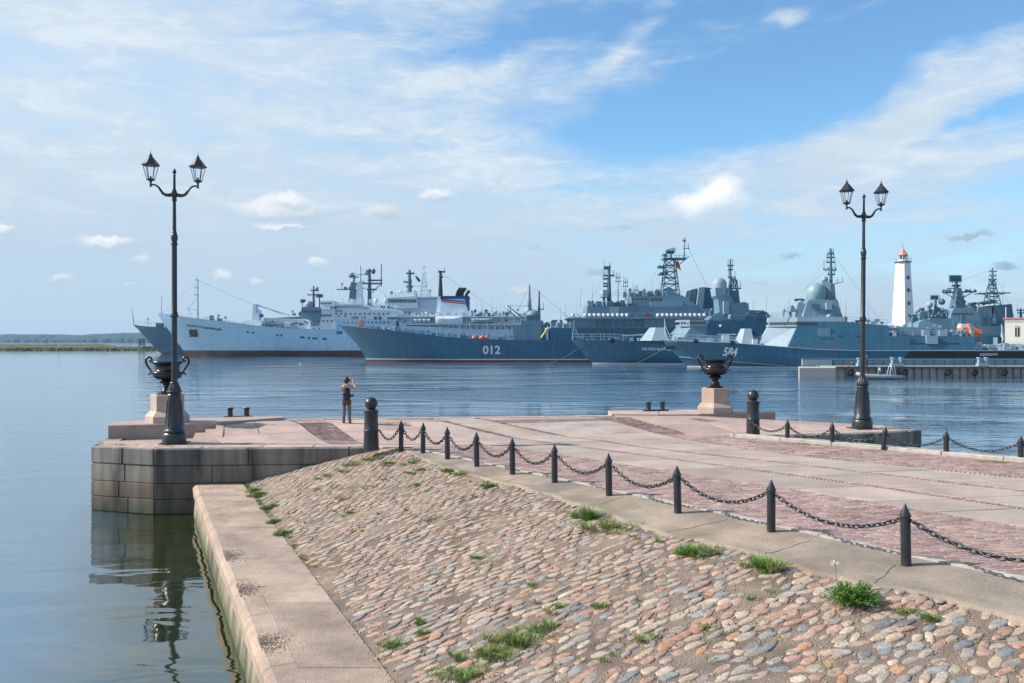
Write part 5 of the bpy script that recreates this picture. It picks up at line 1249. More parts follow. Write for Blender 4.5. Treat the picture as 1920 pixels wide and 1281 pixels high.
# 2 second white ship with the green bridge windows
s = Ship('white_ship', 'white ship with green bridge windows showing behind the long white ship', 'ship', 640, 662, 405)
s.hull([(640, 622), (1000, 622)], [(640, 622), (650, 662)], 1000, 18, M['hullwhite'], .5)
s.blk('superstructure', [(735, 622), (738, 578), (830, 578), (905, 600), (905, 622)], 8, 7.5, M['white'])
s.blk('bridge', [(737, 580), (728, 572), (727, 561), (785, 557), (788, 580)], 9, 8.5, M['white']); s.wins(729, 783, 566, 15, 2.9, 6, -8.95, 'greenwin')
s.blk('bridge_roof', [(731, 561), (734, 553), (778, 550), (784, 558)], 7, 6, M['white'])
s.blk('hangar', [(786, 595), (786, 560), (812, 559), (819, 562), (819, 595)], 7, 6.5, M['white']); s.wins(765, 772, 587, 2, 3, 4, -8.1)
s.blk('railing_deck', [(733, 562), (733, 560), (822, 558), (822, 560)], 8.2, 8.2, M['white']); s.rail([(733, 560), (780, 556), (815, 558)], 1.2, w=7, m=M['white'])
s.mast('signal_mast', 768, 556, 506, 5, M['navydk'], ((513, 762, 777), (529, 757, 772), (538, 762, 774))); s.lattice('lattice_mast', 795, 560, 515, 14, 5, M['white'], 6, .12); s.tube('topmast', [(795, 518), (794.5, 491)], .6, M['white'])
for py, a, b in ((501, 790, 800), (512, 789, 801), (537, 776, 801)): s.tube('yard', [(a, py), (b, py)], .6, M['white'])
s.flag([(778, 517), (783, 519), (789, 526), (786, 530), (781, 524)], M['blue']); s.dome('radome', 751, 548, 4, M['white'], stem_to=556); s.dome('radome', 806, 546, 3.5, M['white'], stem_to=560); s.dome('radome', 734, 549, 3, M['navydk'], stem_to=560)
s.clutter(740, 785, 553, 9, 9, 4, M['white'], 4)
# 3 the long white ship
s = Ship('white_ship', 'long white ship with name on its bow and a striped funnel', 'ship', 345, 668, 305); WS = s
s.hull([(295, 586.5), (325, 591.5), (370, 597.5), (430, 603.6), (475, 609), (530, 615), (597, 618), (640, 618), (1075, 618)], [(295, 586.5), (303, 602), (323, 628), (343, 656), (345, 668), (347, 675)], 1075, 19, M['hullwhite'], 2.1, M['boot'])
s.text('АДМИРАЛ ВЛАДИМИРСКИЙ', 357, 427, 606.8, 613.2, M['black'], 9.0)
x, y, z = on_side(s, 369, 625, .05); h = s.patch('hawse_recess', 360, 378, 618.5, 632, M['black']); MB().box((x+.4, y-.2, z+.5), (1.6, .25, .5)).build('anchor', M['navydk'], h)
s.rail([(300, 586), (370, 597), (430, 603), (475, 609), (595, 618)], 1.0, m=M['white'])
s.ports([(478, 623), (488, 624), (533, 629), (541, 629), (577, 633), (581, 633), (591, 634), (599, 635), (604, 635), (617, 636), (621, 636)], .42)
s.tube('jackstaff', [(303, 588), (303, 554)], [.8, .3], M['navylt']); s.mast('foremast', 371, 598, 524, 1.7, M['navylt'], ((525, 367, 371), (540, 366, 371), (553, 365, 371)))
s.tube('stay', [(370, 560), (352, 578)], .3, M['navydk']); s.tube('stay', [(352, 578), (360, 594)], .4, M['navydk']); s.tube('stay', [(352, 578), (372, 584)], .3, M['navydk'])
s.clutter(392, 428, lambda p: 597+(p-370)*.1, 7, 10, 4, M['navydk'], 11); s.clutter(330, 470, lambda p: 592+(p-325)*.13, 12, 5, 5, M['white'], 13); s.clutter(470, 600, lambda p: 611+(p-470)*.06, 14, 8, 6, M['navylt'], 14)
s.blk('crane_house', [(475, 603), (477, 571), (481, 571), (484, 590), (488, 582), (488, 603)], 2, 1.6, M['white']); s.tube('crane_boom', [(480, 572), (545, 592)], [1.0, .6], M['navylt']); s.tube('crane_cable', [(482, 571), (530, 590)], .35, M['navydk']); s.dome('crane_lamp', 491, 592, 3.5, M['navydk'])
s.blk('foredeck_house', [(461, 611), (466, 601), (496, 602), (500, 613)], 4.5, 4, M['white']); s.blk('long_deckhouse', [(494, 613), (494, 596), (568, 598), (575, 602), (575, 617)], 3, 3, M['white'], yc=3)
s.tube('launch_tube', [(540, 609, -4), (566, 612, -4)], 5.2, M['navylt'], 14); s.tube('launch_tube', [(502, 606, -3), (535, 609, -3)], 3.2, M['navydk'], 12)
s.blk('superstructure', [(598, 620), (602, 614), (609, 613), (613, 594), (613, 580), (660, 580), (750, 584), (752, 640), (598, 640)], 9.0, 8.6, M['white'])
s.blk('side_plating', [(637, 656), (640, 600), (752, 600), (768, 612), (1060, 626), (1060, 656)], 9.45, 9.42, M['hullwhite'])
s.blk('bridge', [(613, 582), (610, 566), (634, 566), (637, 571), (638, 582)], 9.2, 8.6, M['white']); s.wins(613, 630, 571, 5, 2.6, 3.6, -8.95)
s.blk('upper_deckhouse', [(637, 582), (638, 568), (684, 571), (697, 576), (750, 582), (750, 586)], 8, 7.6, M['white']); s.blk('bridge_roof', [(636, 573), (686, 571.5), (697, 578), (693, 579), (684, 575), (636, 576)], 8.9, 8.9, M['white'])
s.wins(632, 638, 579, 2, 4, 3.5, -9.25)
for (a, b, y, n) in ((612, 630, 593, 7), (644, 656, 594, 2), (669, 679, 597, 4), (687, 692, 597, 2), (640, 650, 585, 3)): s.wins(a, b, y, n, 2.0, 3.2, -9.0 if y < 596 else -8.95)
s.wins(712, 720, 598, 2, 5, 5, -9.5); s.wins(600, 610, 618, 2, 2.5, 5, -9.3); s.patch('opening_shade', 641, 652, 622, 637, M['navydk'])  # the hull opening is only a dark panel standing for its shade
# open decks amidships
s.blk('gallery_deck', [(752, 640), (742, 597), (960, 594), (1000, 594), (1000, 640)], 7.2, 7.2, M['white']); 
for (y0, y1) in ((594.5, 596.5), (608.5, 610), (624, 626)): s.blk('deck_edge', [(735, y1), (735, y0), (1000, y0), (1000, y1)], 9.3, 9.3, M['white'])
s.wins(760, 955, 616, 19, 3, 4, -7.3); s.wins(765, 950, 602, 14, 2.4, 3, -7.3)
for a in (814, 948): s.wins(a, a, 601, 1, 3.5, 6, -9.4, 'red', 'red_locker')
for i in range(15): s.tube('stanchion', [(742+i*17, 597, -9.1), (742+i*17, 626, -9.1)], .45, M['white'])
s.blk('dark_awning', [(732, 597), (748, 597), (760, 613), (746, 613)], 9.4, 9.4, M['navydk'])
s.wins(752, 760, 609, 1, 5, 12, -9.5)
s.blk('white_mast_base', [(668, 572), (671, 530), (679, 530), (681, 572)], 1.6, 1.1, M['white']); s.mast('mainmast', 675, 560, 498, 3.6, M['white'], ((515, 663, 686), (529, 665, 684), (541, 668, 684)))
s.dome('radome', 707.5, 565, 4.5, M['white'], -3, 578, cyl=4); s.dome('radome', 722, 563, 4.2, M['white'], 2, 580, cyl=4); s.clutter(640, 750, 577, 12, 8, 5, M['white'], 19); s.whips([(621, 566, 545), (700, 575, 545), (722, 580, 545)])
f = s.blk('funnel', [(825, 594), (829, 559), (873, 559), (881, 594)], 4.2, 3.4, M['white'])
s.blk('funnel_top', [(827, 561.5), (828, 556), (880, 556), (880, 561.5)], 3.6, 3.6, M['blue'], f); s.blk('funnel_stripe', [(829.2, 566.8), (829.5, 564.6), (873.6, 569.5), (874, 571.7)], 3.72, 3.72, M['red'], f); s.blk('funnel_stripe', [(828.8, 563.6), (829.3, 561.6), (873, 565.5), (873.4, 567.6)], 3.72, 3.72, M['blue'], f)
s.blk('funnel_fin', [(872, 557), (880, 557), (880, 582), (877, 582)], 3.8, 3.8, M['blue'], f)
for a in (856, 861, 866, 873): s.tube('exhaust_pipe', [(a, 557, 0), (a+2, 548 if a < 870 else 552, 0), (a+7, 540 if a < 870 else 545, 0)], [2.8, 2.6, 2.8], M['black'], 8, f)
s.blk('funnel_mast_foot', [(818, 592), (822, 556), (829, 556), (826, 592)], 1.4, .9, M['white']); s.mast('funnel_mast', 826, 558, 508, 4.6, M['black'], ((510, 822, 834), (520, 824, 830)))
s.tube('mast_tip', [(834, 511), (834, 503)], .5, M['black'])
def lifeboat(s, a, b, pyt, pyb, y, m):
    xa, zb = s.p(a, pyb); xb, zt = s.p(b, pyt); n = 14; mb = MB(); vs = []
    for i in range(n+1):
        q = i/n; x = xa+(xb-xa)*q; w = 1.35*math.sin(PI*q)**.5+.02; sh = .25*abs(2*q-1)**2
        for (yy, zz) in ((-.0, 0), (-w*.7, .25), (-w, .62+sh), (-w*.93, .68+sh), (-w*.5, .88), (0, .95), (w*.5, .88), (w*.93, .68+sh), (w, .62+sh), (w*.7, .25)): vs.append((x, y+yy, zb+(zt-zb)*zz))
    mb.add(vs, [(i*10+k, (i+1)*10+k, (i+1)*10+(k+1) % 10, i*10+(k+1) % 10) for i in range(n) for k in range(10)]); o = mb.build('lifeboat', m, s.root, smooth=True, autos=40)
    for q in (a+4, b-4): s.tube('davit', [(q, pyb+14, y+2.4), (q, pyb-2, y+1.9), (q, pyt-8, y+.8), (q, pyt-6, y-.4)], 1.0, M['white'], 5)
lifeboat(s, 821, 871, 594, 609, -9.6, M['white']); lifeboat(s, 886, 927, 598, 606, -9.4, M['navylt'])
for i in range(4): s.tube('liferaft', [(781+i*8, 602, -9.2), (786.5+i*8, 602, -9.2)], 2.6, M['white'], 10)
s.clutter(880, 1000, 594, 12, 10, 6, M['navylt'], 23); s.clutter(770, 830, 594, 7, 8, 5, M['white'], 29); s.rail([(830, 594), (1000, 594)], 1.2, w=9, m=M['white'])
s.mast('derrick_post', 885, 625, 585, 1.5, M['white']); s.mast('derrick_post', 914, 625, 580, 1.5, M['white']); s.whips([(921, 594, 548), (903, 594, 540), (923, 594, 545)], M['white']); s.rail([(640, 566), (700, 573), (750, 581)], 1.1, w=7.5, m=M['white'])

s.clutter(640, 700, 568, 9, 9, 6, M['white'], 141); s.clutter(745, 960, 594, 26, 9, 8, M['white'], 143); s.clutter(880, 960, 594, 12, 14, 6, M['navydk'], 145); s.clutter(600, 640, 616, 6, 10, 6, M['white'], 147); s.clutter(500, 600, 612, 16, 9, 6, M['navydk'], 149); s.clutter(760, 960, 624, 22, 7, 8.5, M['navydk'], 151)
for a in ((675, 500, 640, 566), (675, 500, 745, 580), (826, 512, 750, 576), (371, 526, 303, 588), (371, 526, 476, 572), (826, 512, 950, 594), (914, 582, 950, 594), (885, 586, 914, 582)): s.tube('rigging_wire', [(a[0], a[1]), (a[2], a[3])], .2, M['navydk'], 4)
for a in (893, 905, 930, 938, 945, 952): s.whips([(a, 594, 594-R.uniform(14, 40))], M['white'])
s.wins(655, 735, 606, 12, 2.6, 3.2, -9.55); s.wins(600, 640, 603, 6, 2.4, 3, -9.1); s.wins(640, 735, 590, 12, 2.4, 3, -9.0); s.wins(770, 960, 590, 14, 2.4, 3, -7.3)
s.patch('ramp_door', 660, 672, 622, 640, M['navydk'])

# 4 landing ship 012
s = Ship('landing_ship', 'blue grey landing ship with number 012 on its hull', 'warship', 687, 678, 224); LS = s
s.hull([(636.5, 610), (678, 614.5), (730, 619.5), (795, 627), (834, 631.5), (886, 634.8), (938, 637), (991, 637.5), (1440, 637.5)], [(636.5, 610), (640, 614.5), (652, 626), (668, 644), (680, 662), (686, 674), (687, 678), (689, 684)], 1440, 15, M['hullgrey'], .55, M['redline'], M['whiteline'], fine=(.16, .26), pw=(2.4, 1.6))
s.text('012', 907, 939, 648, 663.5, M['letter'])
s.rail([(645, 610), (678, 614), (730, 619), (795, 627), (886, 634.5), (965, 637)], 1.1)
x, z = s.p(681, 607); o = MB().lathe([(.3, -.5), (.92, -.45), (.98, 0), (.92, .45), (.3, .5)], 16).build('hose_reel', M['navylt'], s.root); o.location = (x, -2.2, z); o.rotation_euler = (PI/2, 0, 0); MB().lathe([(.62, -.06), (.62, .1), (.1, .12)], 12).build('reel_disc', M['orange'], o).location = (0, 0, .5)
s.clutter(690, 860, lambda p: 616+(p-690)*.103, 22, 9, 4.5, M['navylt'], 31); s.clutter(860, 962, 636, 10, 9, 5, M['navylt'], 37)
for a, w in ((887, 8), (900, 11), (911, 6)):
    x, z = s.p(a+w/2, 633); k = s.sc(a); MB().lathe([(.2, -.2), (w*k*.5, 0), (w*k*.55, .4), (w*k*.35, .8), (.05, .95)], 10, (x, -5.8, z-.4)).build('orange_buoy', M['orange'], s.root, smooth=True)
for a in (866, 872): s.tube('sailor_figure', [(a, 636, -5), (a, 628, -5), (a, 624, -5)], [1.4, 1.8, .9], M['redline'], 8)
for a in (865, 883, 915): s.tube('davit', [(a, 637, -5), (a, 607, -5), (a-3, 603, -5)], [.9, .7, .5], M['navylt'], 6)
s.blk('gun_deckhouse', [(962, 638), (962, 610), (976, 610), (976, 602), (1017, 602), (1024, 638)], 5.5, 5.2, M['navy']); s.blk('ammunition_house', [(984, 638), (984, 608), (1014, 608), (1014, 638)], 6.4, 6.4, M['navy'])
s.dome('gun_turret', 1000, 592, 14, M['navy'], 0, sz=.8); s.dome('radome', 992, 583, 8, M['navylt'], 2, sz=1); s.box('turret_base', 987, 1013, 592, 603, 5.5, M['navydk'])
s.mast('king_post', 993, 585, 534, 2.6, M['navydk'], ((574, 990, 996),)); s.mast('king_post', 1011, 600, 545, 2.6, M['navydk'], ((580, 1009, 1019),))
s.tube('crane_arm', [(983, 598), (951, 573)], [1.2, .7], M['navydk']); s.tube('crane_arm', [(975, 602), (950, 579)], [1.0, .6], M['navydk']); s.tube('crane_stay', [(951, 573), (988, 574)], .35, M['navydk'])
s.tube('crane_hook', [(957, 574), (957, 584)], .6, M['navydk']); s.dome('lamp', 971, 581, 2, M['navydk']); s.whips([(1081, 600, 552), (903, 637, 600)])
s.tube('yellow_stair', [(1013, 634, -6.6), (1026, 614, -6.6)], 1.6, M['yellow'], 4)
s.blk('upper_hull', [(1030, 640), (1030, 616), (1425, 616), (1440, 640)], 7.42, 7.40, M['hullgrey'])
s.rail([(1032, 616), (1066, 616)], 1.2, w=7.2); s.clutter(1035, 1068, 616, 5, 14, 5, M['navylt'], 41)
s.tube('inclined_ladder', [(1038, 615, -6.8), (1052, 590, -6.8)], .8, M['navylt'], 4)
s.blk('superstructure', [(1068, 617), (1066, 600), (1060, 599), (1060, 597.5), (1420, 597.5), (1420, 617)], 7.0, 7.0, M['navy'])
s.blk('gallery_shade', [(1112, 613), (1112, 601), (1200, 601), (1200, 613)], 7.05, 7.05, M['navydk'])  # dark panel on the wall, the gallery's shade put into its colour
for i in range(18): s.tube('stanchion', [(1072+i*12, 600, -7.25), (1072+i*12, 616, -7.25)], .35, M['navylt'], 4)
s.ports([(1110, 624), (1126, 624), (1146, 624), (1166, 624), (1131, 603), (1164, 603), (1190, 603)], .3)
s.blk('boat_deck_house', [(1097, 598), (1097, 576), (1300, 575), (1300, 598)], 6.2, 6.2, M['navy']); s.box('white_locker', 1139, 1155, 578, 589, .4, M['navylt'], -6.4)
s.blk('boat_deck', [(1063, 599), (1063, 597), (1322, 597), (1322, 599)], 7.6, 7.6, M['navylt']); s.rail([(1065, 597), (1310, 597)], 1.1, w=7.5)
k = s.sc(1100)
for a0, n in ((1066, 1), (1089, 10), (1221, 11)):
    for i in range(n): x, z = s.p(a0+4+i*8.4, 593); MB().lathe([(.2, -.5), (.43, -.42), (.47, -.1), (.5, -.08), (.5, .08), (.47, .1), (.43, .42), (.2, .5)], 12).build('liferaft', M['white'], s.root, smooth=True).matrix_local = Matrix.Translation((x, -7.3, z)) @ Matrix.Rotation(PI/2, 4, 'Y')
s.tube('accommodation_ladder', [(1183, 592, -7.3), (1195, 607, -7.3)], .9, M['navylt'], 4); x, z = s.p(1205, 592.5); MB().lathe([(.5, 0), (.5, .1)], 12).build('red_lifebuoy', M['red'], s.root).matrix_local = Matrix.Translation((x, -7.5, z)) @ Matrix.Rotation(PI/2, 4, 'X')
s.blk('bridge', [(1178, 577), (1178, 558), (1250, 556), (1272, 556), (1300, 575), (1300, 577)], 5.8, 5.4, M['navy']); s.wins(1217, 1231, 563.5, 3, 5, 4, -5.75); s.wins(1182, 1205, 563, 4, 3.6, 3.5, -5.75)
s.box('white_boat', 1168, 1178, 565, 571, 1.5, M['white'], -6); s.blk('side_bulwark', [(1212, 577), (1212, 568.5), (1272, 568.5), (1272, 577)], 6.3, 6.3, M['navylt'])
s.clutter(1100, 1180, 577, 14, 14, 4.5, M['navydk'], 43); s.clutter(1180, 1245, 557, 9, 12, 4, M['navydk'], 47); s.rail([(1150, 556), (1245, 556)], 1.2, w=5.3)
s.mast('signal_mast', 1142, 577, 499, 5, M['navydk'], ((501, 1133, 1144), (504, 1133, 1143), (517, 1132, 1151), (523, 1132, 1142), (532, 1132, 1142), (537, 1132, 1142)))
s.dome('radome', 1131.5, 552, 7.5, M['navylt'], -1, 572, cyl=7); s.box('cable_drum', 1128, 1138, 545, 558, 2.2, M['navylt'], -2)
for a, b, c in ((1159, 575, 512), (1173, 575, 521), (1193, 575, 535), (1207, 572, 541)): s.mast('antenna_mast', a, b, c, 1.0, M['navylt'], ((c+9, a-3, a+3), (c+16, a-4, a+4)))
s.lattice('lattice_mast', 1256, 556, 486, 31, 17, M['navydk'], 6, .15); s.blk('mast_house', [(1247, 577), (1247, 541), (1257, 541), (1263, 550), (1270, 553), (1270, 577)], 2.5, 2.2, M['navy'])
s.blk('mast_platform', [(1242, 487), (1242, 485), (1285, 485), (1285, 487)], 2.2, 2.2, M['navydk']); s.rail([(1242, 485), (1285, 485)], 1.0, w=2.1)
s.blk('side_platform', [(1234, 503), (1234, 501), (1250, 501), (1250, 503)], 1.5, 1.5, M['navydk']); s.blk('side_platform', [(1234, 516), (1234, 514), (1250, 514), (1250, 516)], 1.5, 1.5, M['navydk'])
s.clutter(1233, 1249, 501, 2, 5, .6, M['navydk'], 51, 'antenna'); s.clutter(1233, 1249, 514, 2, 8, .6, M['navydk'], 52, 'antenna'); s.clutter(1243, 1249, 485, 2, 8, .6, M['navydk'], 53, 'antenna')
radar_plate(s, 1257, 472, 18, 10, M['navydk'], .6); s.tube('radar_pedestal', [(1258, 486), (1258, 475)], 1.8, M['navydk']); s.mast('topmast', 1283, 486, 448, 1.3, M['navydk'], ((466, 1283, 1291), (452, 1281, 1285)))
s.tube('mast_brace', [(1269, 500), (1292, 481)], .7, M['navydk']); s.flag([(1268, 491), (1272, 488), (1274, 496), (1277, 508), (1271, 503), (1267, 498)], M['orange'])
s.blk('funnel', [(1301, 598), (1300, 578), (1305, 541), (1314, 540), (1338, 543), (1336, 598)], 4, 3.6, M['navylt']); s.blk('funnel_side', [(1312, 580), (1315, 540.5), (1338, 544), (1336, 580)], 3.9, 3.95, M['hullgrey'])
s.blk('exhaust_duct', [(1284, 577), (1291, 545), (1302, 542), (1298, 577)], 3, 2.6, M['navydk']); s.blk('after_house', [(1325, 600), (1325, 580), (1420, 584), (1420, 600)], 6, 6, M['navy'])
x, z = s.p(1419, 594)

for a in range(700, 960, 26): s.whips([(a, interp([(700, 616), (795, 627), (886, 634), (965, 637)], a), interp([(700, 606), (960, 618)], a))])
s.clutter(700, 960, lambda p: interp([(700, 616.5), (795, 627), (886, 634.5), (965, 637)], p), 26, 7, 6, M['navy'], 131); s.clutter(1068, 1178, 600, 16, 6, 6.5, M['navylt'], 133); s.clutter(1100, 1300, 576, 20, 11, 5.5, M['navy'], 135); s.clutter(1170, 1245, 557, 10, 16, 3, M['navylt'], 137); s.clutter(1024, 1068, 616, 7, 18, 6, M['navy'], 139)
for a in ((1142, 500, 1100, 577), (1142, 500, 1178, 558), (1256, 470, 1207, 545), (1283, 450, 1330, 545), (993, 536, 962, 602), (993, 536, 1011, 548), (1011, 548, 1068, 597)): s.tube('rigging_wire', [(a[0], a[1]), (a[2], a[3])], .22, M['navydk'], 4)
s.whips([(1088, 577, 540), (1110, 577, 530), (1186, 557, 520), (1222, 556, 525), (1236, 556, 530), (1060, 600, 560), (1050, 616, 575)], M['navydk'])
s.rail([(1100, 576), (1178, 577)], 1.1, w=5.8); s.rail([(1178, 557), (1270, 556)], 1.1, w=5.3); s.rail([(1032, 616), (1425, 616)], 1.0, w=7.3)

# 5 corvette with the low bow, name on the bow
s = Ship('corvette', 'grey corvette, low bow and angular gun turret, between 012 and 584', 'warship', 1112, 682.5, 202); ZD = s
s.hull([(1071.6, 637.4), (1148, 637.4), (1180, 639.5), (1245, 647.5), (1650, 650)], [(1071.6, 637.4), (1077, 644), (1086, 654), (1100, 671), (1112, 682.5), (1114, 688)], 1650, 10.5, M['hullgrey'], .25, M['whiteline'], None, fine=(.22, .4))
s.text('ЗЕЛЕНЫЙ ДОЛ', 1197, 1264, 650.3, 657.3, M['letter'], .6)
s.rail([(1074, 637), (1148, 637), (1180, 639)], 1.3)
s.tube('bow_tripod', [(1073, 637, 0), (1077, 600, 0)], [.8, .5], M['navylt']); s.tube('bow_tripod', [(1087, 637, -.8), (1077, 612, 0)], .45, M['navylt']); s.tube('bow_tripod', [(1083, 637, .8), (1077, 618, 0)], .45, M['navylt'])
guns(s, 'gun_turret', 1200, 1250, 614.5, 639, 3.4, M['navylt'], (1167, 1206, 630, 628)); s.clutter(1095, 1200, 638.5, 8, 5, 2.5, M['navylt'], 61)
x, y, z = on_side(s, 1144, 639, .12); o = MB().lathe([(.3, -.12), (.55, -.1), (.55, .1), (.3, .12)], 14).build('fender_tyre', M['rubber'], s.root); o.location = (x, y, z); o.rotation_euler = (PI/2, 0, 0)
s.facet('superstructure', (1240, 1262, 1440), (1272, 1290, 1436), 650, 612, 5.2, 4.2, M['navy'], .45)
br_ = s.facet('bridge', (1271, 1286, 1322), (1270, 1286, 1321), 613, 600.5, 4.4, 4.5, M['navylt'], .6); s.wins(1288, 1312, 606.5, 5, 4.2, 4.5, -4.5)
xa, z = s.p(1270.2, 606.5)
for yy in (-2.1, -1.1, 0, 1.1, 2.1): MB().box((xa+.0, yy, z), (.14, .8, .55)).build('window', M['darkwin'], br_)
for i, (a, yy) in enumerate(((1274, -3.0), (1278.5, -3.5), (1283, -4.0))):
    x, z = s.p(a, 606.5); MB().box((x, yy-.02, z), (.5, .12, .55), rz=-.75).build('window', M['darkwin'], br_)
s.blk('armoured_side', [(1318, 650), (1318, 602), (1345, 602), (1437, 602), (1440, 650)], 4.9, 4.4, M['hullgrey'])
s.blk('tower', [(1319, 603), (1344, 585), (1342, 562), (1337, 556), (1366, 556), (1372, 570), (1390, 567), (1398, 570), (1399, 603)], 3.0, 2.3, M['navy'])
s.blk('dome_pedestal', [(1338, 556), (1336, 541), (1364, 541), (1364, 556)], 2.2, 2.6, M['navylt']); s.dome('radome', 1349, 534, 13.3, M['navylt'], 0, cyl=8, sz=1)
s.box('sensor_box', 1352, 1358, 543, 553, .5, M['navy'], -2.8); s.clutter(1322, 1345, 592, 4, 12, 2.5, M['navydk'], 63); s.box('radar_panel', 1350, 1360, 566, 590, 1, M['navylt'], -3.1)
s.blk('mast_block', [(1380, 603), (1383, 575), (1392, 572), (1398, 590), (1399, 603)], 2.6, 2.2, M['navydk'])
s.lattice('lattice_mast', 1376, 570, 525, 17, 9, M['navydk'], 4, .13); s.mast('mast', 1369.5, 560, 486, 3.2, M['navydk'], ((498, 1365, 1374), (506, 1366, 1373), (541, 1366, 1388), (520, 1366, 1378))); s.dome('radome', 1375.5, 523, 4.2, M['navylt'], 0, 534)
s.flag([(1375, 545), (1377, 543), (1379, 560), (1383, 572), (1381, 576), (1376, 570)], M['red']); s.blk('mast_tower', [(1364, 575), (1368, 545), (1380, 545), (1386, 575)], 1.6, 1.2, M['navydk'])
s.tube('launcher_drum', [(1403, 597, -3.6), (1403, 597, 3.6)], 11, M['navydk'], 20); s.tube('launcher_drum', [(1423, 598, -3.4), (1423, 598, 3.4)], 13.5, M['hullgrey'], 20); s.dome('radome', 1360, 594, 3.2, M['navylt'], -4.4, cyl=5); s.dome('lifebuoy_light', 1342, 612, 2.6, M['white'], -4.75)
s.rail([(1322, 602), (1437, 602)], 1.2, w=4.3); s.whips([(1436, 602, 550), (1412, 590, 560)]); s.ports([(1330, 612), (1355, 625), (1400, 625)], .3)

# 6 corvette 584
s = Ship('corvette', 'grey stealthy corvette with number 584, green dome and black stern', 'warship', 1288, 687, 178.5, math.radians(9)); C5 = s
s.hull([(1241, 637), (1272, 638.7), (1373, 643), (1460, 650), (1527, 655), (1600, 657), (1960, 657)], [(1241, 637), (1246, 644), (1259, 657), (1275, 673), (1286, 684), (1288, 687), (1290, 691)], 1960, 10.6, M['hullgrey'], .18, M['whiteline'], None, fine=(.24, .42))
s.text('584', 1352, 1377, 651, 667, M['letter'], 1.0, 3.0)
# black after hull
def dark_stern(s):
    vs = []; n = 40; rows = 4
    for i in range(n+1):
        for j in range(rows+1):
            f = j/rows; px = 1672+18*f; x0 = s.x(px); x = x0+(s.xe-x0)*i/n; z = .02+(s.zd(x)-.06)*f; vs.append((x, -s.half(x, z)-.05, z))
    MB().add(vs, [(i*5+j, (i+1)*5+j, (i+1)*5+j+1, i*5+j+1) for i in range(n) for j in range(rows)]).build('black_stern_plating', M['black'], s.root, smooth=True)
dark_stern(s)
s.text('ОДИНЦОВО', 1818, 1851, 661.8, 667, M['letter'], -.3)
mb = MB(); mb.tube([(lambda q: (q[0], -s.half(*q)-.04, q[1]))(s.p(px, 669+(px-1270)*.083)) for px in range(1274, 1472, 8)], .09, 5); mb.build('spray_rail', M['navylt'], s.root)
mb = MB(); mb.tube([(lambda q: (q[0], -s.half(q[0], q[1]-.15)-.05, q[1]-.03))(s.p(px, interp([(1241, 637), (1272, 638.7), (1373, 643), (1460, 650), (1527, 655), (1600, 657), (1960, 657)], px))) for px in range(1246, 1958, 12)], .07, 5); mb.build('gunwale', M['navylt'], s.root)
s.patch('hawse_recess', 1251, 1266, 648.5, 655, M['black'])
s.rail([(1244, 637), (1330, 641), (1400, 645)], 1.25); s.tube('jackstaff', [(1248, 637, 0), (1246, 598, 0)], [.9, .5], M['white']); s.tube('jackstaff_leg', [(1259, 637, -1), (1247, 610, 0)], .4, M['white'])
s.clutter(1252, 1352, 640.5, 12, 8, 2.5, M['navylt'], 71); s.box('bow_locker', 1270, 1283, 632, 640, 2.5, M['navylt'])
for px in (1302.5, 1368.5):
    x, y, z = on_side(s, px, 637.5+(px-1241)*.045, .15); o = MB().lathe([(.24, -.12), (.46, -.1), (.46, .1), (.24, .12)], 14).build('fender_tyre', M['rubber'], s.root); o.location = (x, y, z); o.rotation_euler = (PI/2, 0, 0)
guns(s, 'gun_turret', 1375, 1412, 616.5, 646, 2.2, M['navylt'], (1345, 1380, 627.5, 627.5)); s.box('deck_locker', 1353, 1366, 629, 641, 2, M['white'], -1); s.box('capstan', 1408, 1417, 636, 648, 1.2, M['white'], -2.5)
s.facet('superstructure', (1416, 1466, 1662), (1440, 1488, 1655), 655, 612, 4.95, 3.85, M['navylt'], .34)
s.blk('shaded_flank', [(1468, 655), (1489, 611), (1489, 604), (1576, 604), (1600, 607), (1655, 611), (1655, 630), (1672, 630), (1810, 631), (1812, 657)], 5.2, 4.3, M['hullgrey'])  # superstructure side; its darker grey paints in the shade beside the lit front
bb = s.facet('bridge', (1438, 1487, 1576), (1440, 1488, 1576), 613, 596, 4.35, 4.2, M['navylt'], .34)
s.wins(1490, 1519, 607.3, 4, 7, 4.6, -4.42)
x0, z = s.p(1439.3, 607); x1, _ = s.p(1487.5, 607); n = 7
ang = math.atan2(-(4.3-1.47), x1-x0)
for i in range(n):
    f = (i+.6)/(n+.2); x = x0+(x1-x0)*f; y = -1.47+(-4.3+1.47)*f; MB().box((x-.05, y-.1, z), (.62, .12, .5), rz=ang).build('window', M['greenwin'], bb)
for yy in (-1, 0, 1): MB().box((x0-.05, yy, z), (.12, .75, .5)).build('window', M['greenwin'], bb)
s.rail([(1442, 596), (1520, 596)], .9, w=3.6)
# panel seams and recesses on the flank
for (a, b, y0, y1, m) in ((1525, 1548, 616, 631, 'navy'), (1528, 1550, 632, 635, 'navydk'), (1560, 1568, 629, 630, 'navydk'), (1590, 1600, 629, 630, 'navydk'), (1600, 1612, 629, 630, 'navydk'), (1690, 1691, 632, 656, 'navydk'), (1695, 1780, 643, 643.6, 'navydk')):
    x0_, z1_ = s.p(a, y0); x1_, z0_ = s.p(b, y1); z_ = (z0_+z1_)/2; zz0, zz1 = s.p(a, 657)[1], s.p(a, 604)[1]; w = 5.2+(4.3-5.2)*(z_-zz0)/(zz1-zz0); MB().box(((x0_+x1_)/2, -w-.03, z_), (x1_-x0_, .16, z1_-z0_)).build('flank_panel', M[m], s.root)
s.blk('dome_tower', [(1500, 597), (1510, 566), (1562, 563), (1572, 590), (1577, 605), (1500, 605)], 3.4, 2.6, M['navy']); s.box('sensor_panel', 1516, 1532, 572, 579, .3, M['navydk'], -3.2)
